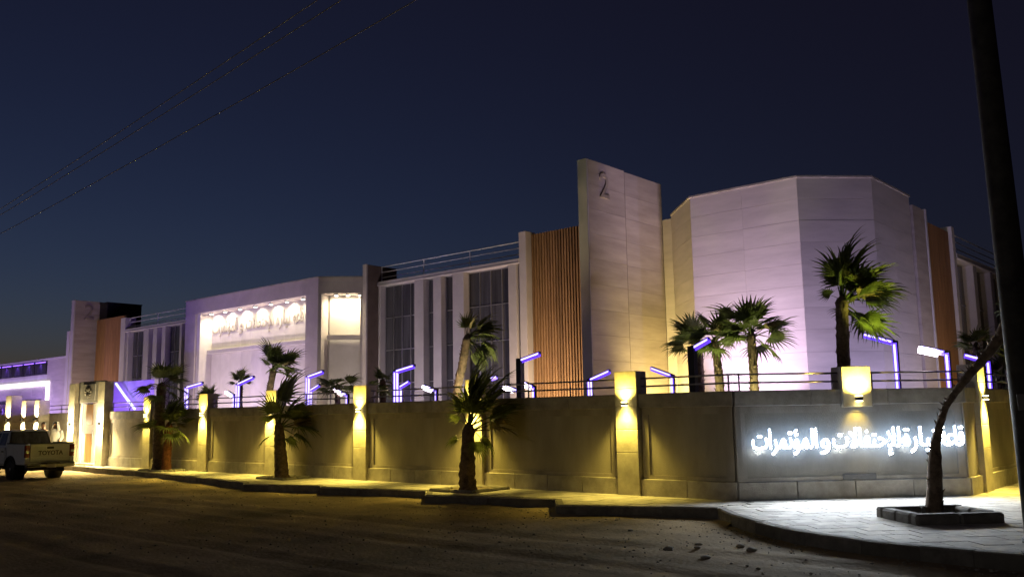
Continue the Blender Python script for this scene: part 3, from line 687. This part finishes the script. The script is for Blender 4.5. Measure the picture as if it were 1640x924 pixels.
palm('windblown pavement palm in front of the fourth wall pilaster from the sign', (-15.29, -.75, -.1), [(0, 0, 0), (-.1, 0, .6), (-.18, 0, 1.2), (-.25, 0, 1.7)], .24, .15,
     [(41, 22, 1.2), (45, 8, 1.1), (40, -8, 1.1), (50, 80, 1.35), (60, 84, 1.3), (221, 74, .95), (30, 62, 1.0), (41, 38, 1.1), (41, -28, .9), (70, 15, 1.0), (20, 30, 1.0), (230, -40, .6), (41, -50, .7), (221, 20, .5), (-40, 30, .7)], 1.1, 12, ST)
palm('tall dark palm in the pavement near the gate', (-23.6, -.55, -.1), [(0, 0, 0), (-.08, 0, 1.2), (-.1, 0, 2.4), (-.02, 0, 3.25)], .22, .17,
     crown(14, 3, 41, 180, -35, 75, .9), 1.0, 13, ST)
palm('short palm with red lit trunk right beside the tall dark palm', (-22.95, -.62, -.1), [(0, 0, 0), (.05, 0, .7), (.1, 0, 1.3), (.12, 0, 1.75)], .19, .13,
     crown(12, 4, 41, 90, -30, 85) + [(41, 55, 1.2), (221, 10, 1.1), (41, 75, 1.2)], .95, 14, ST, bark='bark_redlit')
palm('dark leaning palm at the corner in front of the white sign', (4.06, -.75, -.12), [(0, 0, 0), (.06, 0, .5), (.1, 0, 1.02), (.14, 0, 1.36), (.23, 0, 1.68), (.36, 0, 2.0), (.53, 0, 2.23), (.77, 0, 2.52), (1.02, 0, 2.78), (1.25, 0, 3.06), (1.4, 0, 3.3)], (.165, .135, .115, .082, .064, .057, .06, .068, .078, .088, .095), .11,
     crown(11, 5, 25, 60, -45, 60) + [(10, -20, .9), (30, 10, 1)], .85, 15, ST, dead=3)
palm('large lit palm in front of the drum above the sign', (1.39, 2.5, .25), [(0, 0, 0), (.0, 0, 1.4), (.05, 0, 2.7), (.1, 0, 3.98)], .16, .14,
     crown(13, 6, 41, 75, -20, 88) + [(41, -40, 1), (50, -30, 1), (35, -50, .9), (41, 20, 1.2), (45, 40, 1.2), (60, 30, 1.1), (221, 80, 1.2), (41, 82, 1.3), (130, 84, 1.2), (41, 68, 1.25), (221, 20, .45)], 1.02, 16, YP)
palm('right palm of the three growing together at the drum', (-1.55, 4.1, .25), [(0, 0, 0), (0, 0, 1.4), (.02, 0, 2.5), (.0, 0, 3.55)], .13, .11,
     crown(16, 7, 41, 180, -30, 80, .9) + [(41, 28, 1.15), (221, 40, 1.1)], .95, 17, YP)
palm('middle palm of the three growing together at the drum', (-2.72, 4.5, .25), [(0, 0, 0), (0, 0, 1.4), (-.02, 0, 2.5), (-.1, 0, 3.45)], .13, .11,
     crown(15, 8, 41, 180, -30, 75, .9), .92, 18, YP)
palm('left palm of the three growing together at the drum', (-3.87, 5.5, .25), [(0, 0, 0), (0, 0, 1.4), (0, 0, 2.5), (.0, 0, 3.5)], .11, .1,
     crown(14, 9, 221, 120, -20, 70, .9), .95, 19, YP)
palm('palm with bending trunk and swept crown before the middle glass columns', (-11.5, 3.0, .25), [(0, 0, 0), (.1, 0, 1.2), (.28, 0, 2.5), (.55, 0, 3.4), (.72, 0, 4.05)], .16, .13,
     crown(11, 10, 41, 50, -60, 60) + [(41, -30, 1.1), (45, -50, 1.1), (41, -70, 1), (41, 10, 1.1), (100, 85, .9), (221, 80, .7), (41, 30, 1.1)], .95, 20, YP)
palm('dark palm in front of the white portal left of its corner', (-22.6, 3.5, .25), [(0, 0, 0), (0, 0, 1.4), (.1, 0, 2.8), (.3, 0, 3.55)], .16, .13,
     crown(16, 11, 41, 80, -20, 88) + [(221, 70, 1.1), (221, 45, .7), (41, 30, 1.2)], 1.0, 21, YP)
palm('small palm behind the lamp post in front of the portal', (-24.7, 3.5, .25), [(0, 0, 0), (0, 0, 1.4), (0, 0, 2.7), (0, 0, 3.1)], .12, .1, crown(12, 12, 41, 180, 10, 88, .9), .6, 22, YP)
palm('low palm with flat spreading fronds before the chamfered portal corner', (-18.71, 4.0, .25), [(0, 0, 0), (0, 0, 1.4), (0, 0, 2.75)], .12, .1, crown(14, 13, 41, 180, -15, 30, .9), .85, 23, YP)
palm('shaggy dark palm at the left edge of the glass wing', (-17.25, 5.0, .25), [(0, 0, 0), (0, 0, 1.4), (0, 0, 2.9)], .14, .12, crown(13, 14, 41, 180, -60, 75, .9), .62, 24, YP)
palm('yellow lit palm behind the lit pilaster beside the tall dark palm', (-23.9, 1.6, .25), [(0, 0, 0), (0, 0, 1.4), (0, 0, 2.3)], .12, .1, crown(12, 15, 41, 180, 0, 70, .9), .7, 25, YP)
palm('pale palm inside the right wall behind the leaning palm', (2.92, 7.6, .25), [(0, 0, 0), (0, 0, 1.6), (.0, 0, 3.1)], .11, .09, crown(12, 16, 41, 180, -30, 70, .9), .62, 26, YP)
palm('yellow lit palm behind the right wall pilaster', (3.0, 9.0, .25), [(0, 0, 0), (0, 0, 1.3), (.0, 0, 2.2)], .13, .11, crown(14, 17, 41, 180, -20, 70, .9), .9, 27, YP)
spot('palm_uplight', (2.55, 2.3, 2.5), (2.25, 2.75, 4.3), 75, (.9, 1, .12), 62, .7, .05)
spot('palm_uplight', (-1.35, 3.55, 1.5), (-1.5, 4.0, 3.9), 80, (1, 1, .42), 62, .8, .05); spot('palm_uplight', (-2.6, 3.9, 1.5), (-2.85, 4.4, 3.9), 70, (1, 1, .42), 62, .8, .05)
spot('palm_uplight', (-22.2, 2.9, .6), (-22.25, 3.5, 3.9), 110, (1, .92, .6), 60, .8, .05)
spot('palm_uplight', (-10.6, 2.5, 1.4), (-10.5, 3.0, 4.0), 120, (1, .95, .5), 70, .8, .05)
spot('palm_uplight', (-11.3, 2.1, .4), (-11, 3.0, 3.2), 90, (1, .62, .34), 70, .7, .05)

def planter(label, cx, cy, hx, hy, rot, h=.13, t=.2):
    p = thing('tree_planter', label, 'planter', (cx, cy, 0), 'stone planters round the pavement palms')
    T = Matrix.Translation((cx, cy, 0)) @ Matrix.Rotation(R(rot), 4, 'Z')
    for a, b, c, d in ((-hx, hx, -hy, -hy + t), (-hx, hx, hy - t, hy), (-hx, -hx + t, -hy + t, hy - t), (hx - t, hx, -hy + t, hy - t)):
        along = (b - a) > (d - c); n = 2
        for i in range(n):
            if along: q = MB().bbox(a + (b - a) * i / n + .005, a + (b - a) * (i + 1) / n - .005, c, d, -.03, h + rnd.uniform(-.008, .008), .035)
            else: q = MB().bbox(a, b, c + (d - c) * i / n + .005, c + (d - c) * (i + 1) / n - .005, -.03, h + rnd.uniform(-.008, .008), .035)
            part('edging_stone', q, 'kerb', p, T)
    s = MB(); n = 8
    s.add([(-hx + t + (2 * hx - 2 * t) * i / n, -hy + t + (2 * hy - 2 * t) * j / n, .02 + .05 * noise.noise((i * .7 + cx, j * .7, cy))) for j in range(n + 1) for i in range(n + 1)],
          [(j * 9 + i, j * 9 + i + 1, j * 9 + i + 10, j * 9 + i + 9) for j in range(n) for i in range(n)], True)
    part('soil', s, 'soil', p, T)
planter('thick grey stone planter round the leaning corner palm', 4.28, -1.2, .76, .66, 47, .17, .21)
planter('low stone planter holding the green windblown palm', -6.85, -1.0, .72, .75, 3, .07, .12)
planter('low stone planter holding the palm in front of the fourth pilaster', -15.2, -.78, .7, .55, 3, .07, .12)
planter('low stone planter holding the tall dark palm near the gate', -23.3, -.6, .85, .5, 3, .07, .12)

# ------------------------------------------------------------------ pickup truck
def truck():
    """built with its tail on x=0 facing +x, nose toward -x, wheels on z=0"""
    TX = Matrix.Translation((-25.6, -3.72, -.21)) @ Matrix.Rotation(R(2), 4, 'Z')
    t = thing('pickup_truck', 'white double cab pickup parked at the left edge with its tailgate toward us', 'pickup', TX @ Vector((-2.6, 0, 0)))
    pt = lambda n, mb, m, par=t: part(n, mb, m, par, TX)
    def loft(secs):                                           # sections: (x, [(y, z)...]) joined along x
        mb = MB(); n = len(secs[0][1]); vs = [(x, y, z) for x, s in secs for y, z in s]
        fs = [(i * n + j, i * n + (j + 1) % n, (i + 1) * n + (j + 1) % n, (i + 1) * n + j) for i in range(len(secs) - 1) for j in range(n)]
        fs += [tuple(range(n - 1, -1, -1)), tuple(range((len(secs) - 1) * n, len(secs) * n))]
        return mb.add(vs, fs)
    def sec(w, z0, z1, in_=.05, m=.5): 
        zm = z0 + (z1 - z0) * m
        return [(-w + in_, z0), (w - in_, z0), (w, z0 + .08), (w + .015, zm), (w - .01, z1 - .05), (w - .05, z1), (-w + .05, z1), (-w + .01, z1 - .05), (-w - .015, zm), (-w, z0 + .08)]
    W = .86
    # bed: walls and floor so that it is open on top
    bed = pt('bed', MB().box(-1.62, -.06, -W + .04, W - .04, .58, .68).bbox(-1.62, -.055, -W - .01, -W + .075, .56, 1.30, .02).bbox(-1.62, -.055, W - .075, W + .01, .56, 1.30, .02).box(-1.64, -1.58, -W + .08, W - .08, .68, 1.28), 'paint')
    pt('bed_rail', MB().bbox(-1.62, -.05, -W - .015, -W + .085, 1.302, 1.335, .008).bbox(-1.62, -.05, W - .085, W + .015, 1.302, 1.335, .008), 'black', bed)
    cab = pt('cab', loft([(-1.66, sec(W, .5, 1.22)), (-3.35, sec(W, .5, 1.22)), (-3.6, sec(W, .5, 1.2)), (-4.5, sec(W - .02, .5, 1.10)), (-4.95, sec(W - .12, .5, .98))]), 'paint')
    def gsec(w0, w1, z0, z1): return [(-w0, z0), (w0, z0), (w1, z1 - .05), (w1 - .08, z1), (-w1 + .08, z1), (-w1, z1 - .05)]
    gh = pt('cab_roof', loft([(-1.70, gsec(.80, .80, 1.21, 1.25)), (-1.78, gsec(.80, .72, 1.21, 1.50)), (-1.90, gsec(.8, .66, 1.21, 1.77)), (-2.2, gsec(.8, .65, 1.21, 1.81)), (-2.8, gsec(.8, .65, 1.21, 1.80)), (-3.15, gsec(.8, .68, 1.2, 1.62)), (-3.62, gsec(.8, .78, 1.18, 1.24))]), 'paint')
    # windows, a few mm proud of the sloping cab
    def quad(pts, off):
        a, b, c, d = [Vector(p) for p in pts]; n = (b - a).cross(d - a).normalized() * off
        vs = [p + n * .2 for p in (a, b, c, d)] + [p + n for p in (a, b, c, d)]
        return MB().add([v[:] for v in vs], [(3, 2, 1, 0), (4, 5, 6, 7), (0, 1, 5, 4), (1, 2, 6, 5), (2, 3, 7, 6), (3, 0, 4, 7)])
    pt('rear_window', quad([(-1.705, -.70, 1.27), (-1.705, .70, 1.27), (-1.865, .60, 1.70), (-1.865, -.60, 1.70)], .022), 'glass', gh)
    pt('window_frame', quad([(-1.69, -.76, 1.235), (-1.69, .76, 1.235), (-1.875, .65, 1.735), (-1.875, -.65, 1.735)], .012), 'black', gh)
    for s in (-1, 1):
        for x0, x1, xt0, xt1 in ((-1.95, -2.55, -2.02, -2.55), (-2.62, -3.45, -2.62, -3.08)):
            q = [(x0, s * .803, 1.25), (x1, s * .803, 1.25), (xt1, s * .675, 1.70), (xt0, s * .675, 1.70)]
            pt('side_window', quad(q if s < 0 else [q[1], q[0], q[3], q[2]], -.02 if False else (.02)), 'glass', gh)
        pt('mirror', MB().bbox(-3.35, -3.2, s * .98 - .1, s * .98 + .1, 1.22, 1.42, .03), 'black', cab)
        for x0, x1 in ((-1.75, -2.58), (-2.6, -3.5)):
            dd = pt('door', MB().bbox(x1, x0, min(s * .862, s * .883), max(s * .862, s * .883), .58, 1.17, .006), 'paint', cab)
            pt('handle', MB().bbox(x0 - .26, x0 - .1, min(s * .884, s * .91), max(s * .884, s * .91), 1.0, 1.04, .006), 'black', dd)
    tg = pt('tailgate', MB().bbox(-.05, .0, -.70, .70, .66, 1.30, .015), 'paint')
    pt('press_line', MB().bbox(.001, .012, -.66, .66, .80, .82, .004).bbox(.001, .012, -.66, .66, 1.20, 1.22, .004), 'paint', tg)
    pt('handle', MB().bbox(.001, .03, -.12, .12, 1.12, 1.19, .01), 'black', tg)
    pt('tailgate_cap', MB().bbox(-.056, .01, -.70, .70, 1.302, 1.335, .008), 'black', tg)
    me = text_mesh('lettering', 'TOYOTA', .22, 'redl', .004, .006); fit_text(me, -.42, .46, .90, 1.0)
    me.transform(TX @ frame_mat((.006, 0, 0), (0, 1, 0), (1, 0, 0))); me.materials[0] = M['ink']; link('lettering', me, tg)
    for s in (-1, 1):
        tl = pt('tail_light', MB().bbox(-.10, .005, min(s * .71, s * .875), max(s * .71, s * .875), .82, 1.26, .015), 'redl')
        pt('lens', MB().bbox(.0055, .02, min(s * .73, s * .86), max(s * .73, s * .86), .98, 1.06, .008), 'steel', tl)
        pt('corner_panel', MB().bbox(-.10, -.002, min(s * .705, s * .872), max(s * .705, s * .872), .58, .815, .015), 'paint')
    bp = pt('rear_bumper', MB().bbox(-.04, .16, -.86, .86, .46, .60, .03), 'steel')
    pt('bumper_step', MB().bbox(-.02, .165, -.30, .30, .602, .625, .008).bbox(.161, .175, -.86, -.4, .50, .56, .005), 'black', bp)
    pt('number_plate', MB().bbox(.162, .172, -.17, .17, .44, .57, .005), 'white', bp)
    pt('underbody', MB().box(-4.6, -.15, -.6, .6, .34, .50).box(-1.35, -1.15, -.75, .75, .30, .42).tube([(-1.2, .45, .32), (-.3, .5, .32), (.0, .5, .32)], .04, 8), 'black')
    pt('tow_hook', MB().box(.0, .2, -.05, .05, .36, .42), 'black')
    for x in (-1.22, -4.22):
        for s in (-1, 1):
            yy = s * .76
            ar = MB(); pts = []
            for k in range(13):
                a = math.pi * k / 12; pts.append((x + math.cos(a) * .46, s * (W + .02), .40 + math.sin(a) * .44))
            pt('wheel_arch', ar.tube(pts, .05, 6), 'black')
            tyre = MB(); n = 28; prof = [(.24, -.10), (.34, -.12), (.375, -.09), (.385, 0), (.375, .09), (.34, .12), (.24, .10)]
            vs = [(x + math.cos(2 * math.pi * i / n) * r_, yy + o, .385 + math.sin(2 * math.pi * i / n) * r_) for i in range(n) for r_, o in prof]; m_ = len(prof)
            tyre.add(vs, [(i * m_ + j, i * m_ + (j + 1) % m_, ((i + 1) % n) * m_ + (j + 1) % m_, ((i + 1) % n) * m_ + j) for i in range(n) for j in range(m_)], True)
            wh = pt('wheel', MB().tube([(x, yy - .09, .385), (x, yy + .09, .385)], .235, 20), 'steel'); pt('tyre', tyre, 'rubber', wh)
            hub = MB().tube([(x, yy + s * .091, .385), (x, yy + s * .12, .385)], .06, 10)
            for k in range(6):
                a = k * math.pi / 3; hub.bar((x + math.cos(a) * .05, yy + s * .1, .385 + math.sin(a) * .05), (x + math.cos(a) * .22, yy + s * .1, .385 + math.sin(a) * .22), .03, .012, (0, 1, 0))
            pt('rim', hub, 'alu', wh)
            pt('wheel_well', MB().box(x - .42, x + .42, min(s * .5, s * .868), max(s * .5, s * .868), .42, .82) if x < -4 else MB().tube([(x, s * .5, .42), (x, s * .873, .42)], .44, 20), 'black')
truck()

# ------------------------------------------------------------------ people
def skinned(name, verts, edges, radii, root, m, parent, sub=2):
    me = bpy.data.meshes.new(name); me.from_pydata(verts, edges, []); o = link(name, me, parent)
    bpy.context.view_layer.objects.active = o
    sk = o.modifiers.new('skin', 'SKIN'); 
    for i, r_ in enumerate(radii): me.skin_vertices[0].data[i].radius = r_ if isinstance(r_, tuple) else (r_, r_)
    me.skin_vertices[0].data[root].use_root = True
    sb = o.modifiers.new('sub', 'SUBSURF'); sb.levels = sb.render_levels = sub
    me.materials.append(M[m]); 
    for p in me.polygons: p.use_smooth = True
    dg = bpy.context.evaluated_depsgraph_get(); dg.update()
    m2 = bpy.data.meshes.new_from_object(o.evaluated_get(dg)); o.modifiers.clear(); o.data = m2; m2.name = name
    for p in m2.polygons: p.use_smooth = True
    return o
def person(label, loc, rot, robe, scarf, k=1.0):
    t = thing('person', label, 'person', loc, None)
    t.rotation_euler = (0, 0, rot); t.scale = (k, k, k)
    V = [(0, 0, .95), (0, 0, 1.15), (0, 0, 1.36), (0, .0, 1.46), (0, .01, 1.54),               # pelvis, waist, chest, neck base, neck
         (-.17, 0, 1.41), (-.23, .02, 1.14), (-.24, -.06, .90), (.17, 0, 1.41), (.23, .03, 1.14), (.20, -.16, 1.0),
         (-.10, 0, .90), (-.11, -.01, .50), (-.11, .03, .09), (-.12, -.12, .03), (.10, 0, .90), (.11, -.03, .50), (.11, .0, .09), (.12, -.14, .03),
         (0, -.01, 1.60), (0, -.015, 1.66), (0, -.01, 1.74)]
    E = [(0, 1), (1, 2), (2, 3), (3, 4), (2, 5), (5, 6), (6, 7), (2, 8), (8, 9), (9, 10), (0, 11), (11, 12), (12, 13), (13, 14), (0, 15), (15, 16), (16, 17), (17, 18), (4, 19), (19, 20), (20, 21)]
    Rr = [(.15, .11), (.14, .10), (.16, .11), .08, .055, .065, .048, .036, .065, .048, .036, .085, .06, .045, .035, .085, .06, .045, .035, .075, .085, .06]
    skinned('body', V, E, Rr, 0, 'skin', t)
    for s, w in ((-1, (-.24, -.06, .90)), (1, (.20, -.16, 1.0))):
        hm = MB(); w = Vector(w)
        hm.bbox(w.x - .018, w.x + .018, w.y - .055, w.y + .03, w.z - .11, w.z + .0, .012)
        for q, l in enumerate((.065, .08, .075, .055)):
            b = w + Vector((0, -.045 + q * .022, -.105)); hm.tube([b, b + Vector((s * -.008, -.004, -l * .55)), b + Vector((s * -.022, -.006, -l))], [.0095, .009, .007], 6)
        b = w + Vector((0, -.05, -.04)); hm.tube([b, b + Vector((s * -.01, -.03, -.03)), b + Vector((s * -.012, -.04, -.06))], [.011, .01, .008], 6)
        link('hand', hm.mesh('hand', 'skin'), t)
    # robe: lofted rings from neck to ankle, with sleeves
    rb = MB(); n = 20; rings = [(1.50, .085, .08), (1.46, .15, .105), (1.42, .215, .12), (1.3, .215, .145), (1.1, .19, .14), (.9, .20, .15), (.5, .22, .18), (.12, .25, .22)]
    vs = [(math.cos(2 * math.pi * i / n) * a * (1 + .03 * math.sin(5 * i + z * 9)), math.sin(2 * math.pi * i / n) * b_ * (1 + .04 * math.sin(3 * i)), z) for z, a, b_ in rings for i in range(n)]
    rb.add(vs, [(r_ * n + i, r_ * n + (i + 1) % n, (r_ + 1) * n + (i + 1) % n, (r_ + 1) * n + i) for r_ in range(len(rings) - 1) for i in range(n)], True)
    rb.tube([(-.19, 0, 1.42), (-.245, .02, 1.16), (-.25, -.05, .92)], [.085, .075, .07], 10); rb.tube([(.19, 0, 1.42), (.245, .03, 1.15), (.212, -.14, 1.03)], [.085, .075, .07], 10)
    link('robe', rb.mesh('robe', robe), t)
    if scarf:
        sc = MB(); rings = [(1.80, .03, .03), (1.79, .07, .08), (1.74, .105, .115), (1.68, .115, .125), (1.62, .125, .13), (1.52, .15, .14), (1.42, .19, .15)]
        vs = []
        for z, a, b_ in rings:
            for i in range(17):
                th = R(-55) + R(290) * i / 16; vs.append((math.cos(th) * a, .01 + math.sin(th) * b_, z))
        sc.add(vs, [(r_ * 17 + i, r_ * 17 + i + 1, (r_ + 1) * 17 + i + 1, (r_ + 1) * 17 + i) for r_ in range(len(rings) - 1) for i in range(16)], True)
        so = link('headscarf', sc.mesh('headscarf', 'cloth'), t); md = so.modifiers.new('t', 'SOLIDIFY'); md.thickness = .012
        link('head_band', MB().tube([(math.cos(a) * .112, .01 + math.sin(a) * .122, 1.725) for a in [2 * math.pi * i / 16 for i in range(17)]], .011, 6, False).mesh('head_band', 'hair'), t)
    else:
        hr = MB(); rings = [(1.785, .02, .02), (1.77, .065, .075), (1.72, .092, .10), (1.66, .095, .105), (1.60, .085, .095)]
        vs = [(math.cos(R(-20) + R(220) * i / 14) * a, .0 + math.sin(R(-20) + R(220) * i / 14) * b_, z) for z, a, b_ in rings for i in range(15)]
        hr.add(vs, [(r_ * 15 + i, r_ * 15 + i + 1, (r_ + 1) * 15 + i + 1, (r_ + 1) * 15 + i) for r_ in range(len(rings) - 1) for i in range(14)], True)
        link('hair', hr.mesh('hair', 'hair'), t)
    fc = MB(); fc.tube([(0, -.088, 1.665), (0, -.108, 1.635), (0, -.09, 1.625)], [.008, .014, .012], 6)
    for s in (-1, 1): fc.tube([(s * .086, 0, 1.67), (s * .094, .005, 1.645), (s * .086, 0, 1.615)], [.012, .016, .01], 6)
    link('nose_and_ears', fc.mesh('nose_and_ears', 'skin'), t)
    ey = MB()
    for s in (-1, 1): ey.tube([(s * .034 - .014, -.085, 1.668), (s * .034 + .014, -.085, 1.668)], .009, 6)
    link('eyes', ey.mesh('eyes', 'hair'), t); link('mouth', MB().tube([(-.025, -.082, 1.592), (0, -.088, 1.59), (.025, -.082, 1.592)], .006, 6).mesh('mouth', 'redl'), t)
    return t
person('person in white robe and white headscarf standing behind the pickup bed', (-31.3, -1.3, -.01), R(50), 'cloth', True, 1.06)
person('person in dark clothes with only the head showing over the pickup roof', (-32.6, -1.3, -.01), R(20), 'dcloth', False, 1.06)

# ------------------------------------------------------------------ utility pole, cables, stones
up = thing('utility_pole', 'tall dark utility pole at the right edge of the pavement', 'pole', (6.19, -3.2, 0))
up.rotation_euler = (0, R(-1.0), 0)
link('shaft', MB().tube([(0, 0, -.1), (0, 0, 3), (0, 0, 7), (0, 0, 11)], [.205, .19, .17, .15], 16).mesh('shaft', 'pole'), up)
link('number_plate', MB().bbox(-.13, .07, -.215, -.195, 1.80, 2.02, .006).mesh('number_plate', 'plaque'), up).matrix_local = Matrix.Rotation(R(20), 4, 'Z')
link('base_collar', MB().tube([(0, 0, -.05), (0, 0, .06)], .24, 16).mesh('base_collar', 'pole'), up)
for lab, a, b in (('uppermost of the three overhead cables crossing the sky at left', (11.15, -6.58), (9.47, -25.39)), ('middle of the three overhead cables crossing the sky at left', (10.86, -5.72), (9.24, -25.35)),
                  ('lowest of the three overhead cables crossing the sky at left', (10.06, -3.32), (8.54, -25.23))):
    k = (a[0] - b[0]) / (a[1] - b[1]); pts = []
    for i in range(25):
        x = -70 + i * 84 / 24; pts.append((x, -6.0, a[0] + k * (x - a[1]) + (.0006 * (x - a[1]) * (x - b[1]))))
    tag(part('overhead_cable', MB().tube(pts, .011, 8), 'cable'), lab, 'cable', 'overhead cables')
for i, (x, y, s, lab) in enumerate(((1.66, -5.48, .10, 'largest pale stone lying on the sand by the curved kerb'), (1.78, -4.76, .06, 'small stone on the sand between the kerb and the largest stone'),
        (2.41, -4.65, .075, 'flat stone on the sand close under the curved kerb'), (2.54, -5.93, .07, 'stone on the sand nearest the bottom right of the road'), (-.02, -3.99, .05, 'small stone on the sand before the straight kerb'),
        (2.0, -5.2, .05, 'small stone touching the shadow beside the largest stone'), (2.75, -4.95, .09, 'lumpy stone on the sand under the middle of the curved kerb'))):
    r = random.Random(i); bm = bmesh.new(); bmesh.ops.create_icosphere(bm, subdivisions=2, radius=s * .8)
    for v in bm.verts: v.co = v.co * (1 + .35 * noise.noise(v.co * 12 + Vector((i, 0, 0)))); v.co.z *= .5; v.co.x *= 1.35
    me = bpy.data.meshes.new('stone'); bm.to_mesh(me); bm.free(); me.materials.append(M['pebble'])
    o = link('stone', me); o.location = (x, y, gz(x, y) + s * .25); o.rotation_euler = (0, 0, r.uniform(0, 6)); tag(o, lab, 'stone', 'loose stones on the road')

# grit and small gravel scattered over the sand: far too many to count, one object
r = random.Random(99); gm = MB()
OCT = [(1, 0, 0), (-1, 0, 0), (0, 1, 0), (0, -1, 0), (0, 0, 1), (0, 0, -1)]; OF = [(0, 2, 4), (2, 1, 4), (1, 3, 4), (3, 0, 4), (2, 0, 5), (1, 2, 5), (3, 1, 5), (0, 3, 5)]
def kerb_y(x):
    for (x0, y0), (x1, y1) in zip(KERB, KERB[1:]):
        if x0 <= x < x1: return y0 + (y1 - y0) * (x - x0) / (x1 - x0)
    return -3
for i in range(2600):
    x = r.uniform(-26, 8) if i % 3 else r.uniform(-6, 7); ky = kerb_y(x)
    y = ky - .1 - (r.random() ** 1.7) * 8.5 if i % 4 else ky - .12 - r.random() ** 2 * .8
    sz = r.choice((.007, .009, .012, .014, .017, .022)) * r.uniform(.7, 1.3)
    c = Vector((x, y, gz(x, y) + sz * .25)); q = [(c + Vector((v[0] * r.uniform(.6, 1.5), v[1] * r.uniform(.6, 1.5), v[2] * r.uniform(.4, .8))) * sz)[:] for v in OCT]
    gm.add(q, OF)
tag(part('gravel', gm, 'pebble'), 'loose grit scattered over the sandy road', kind='stuff')
# blown sand banked against the foot of the kerb
bk = MB(); prev = None; rows = []
for i in range(240):
    x = -24 + i * .105; ky = kerb_y(x) - .02; wv = .22 + .2 * noise.noise((x * .9, 3, 1)); hv = .025 + .045 * noise.noise((x * 1.3, 8, 2))
    rows.append([(x, ky, gz(x, ky) + max(.012, hv)), (x, ky - wv * .5, gz(x, ky - wv * .5) + max(.01, hv * .55)), (x, ky - max(.1, wv) - .12, gz(x, ky - wv - .12) - .02)])
bk.add([v for q in rows for v in q], [(3 * i + j, 3 * i + 3 + j, 3 * i + 4 + j, 3 * i + 1 + j) for i in range(239) for j in (0, 1)], True)
tag(part('sand_drift', bk, 'sand'), 'blown sand banked along the foot of the kerb', kind='stuff')
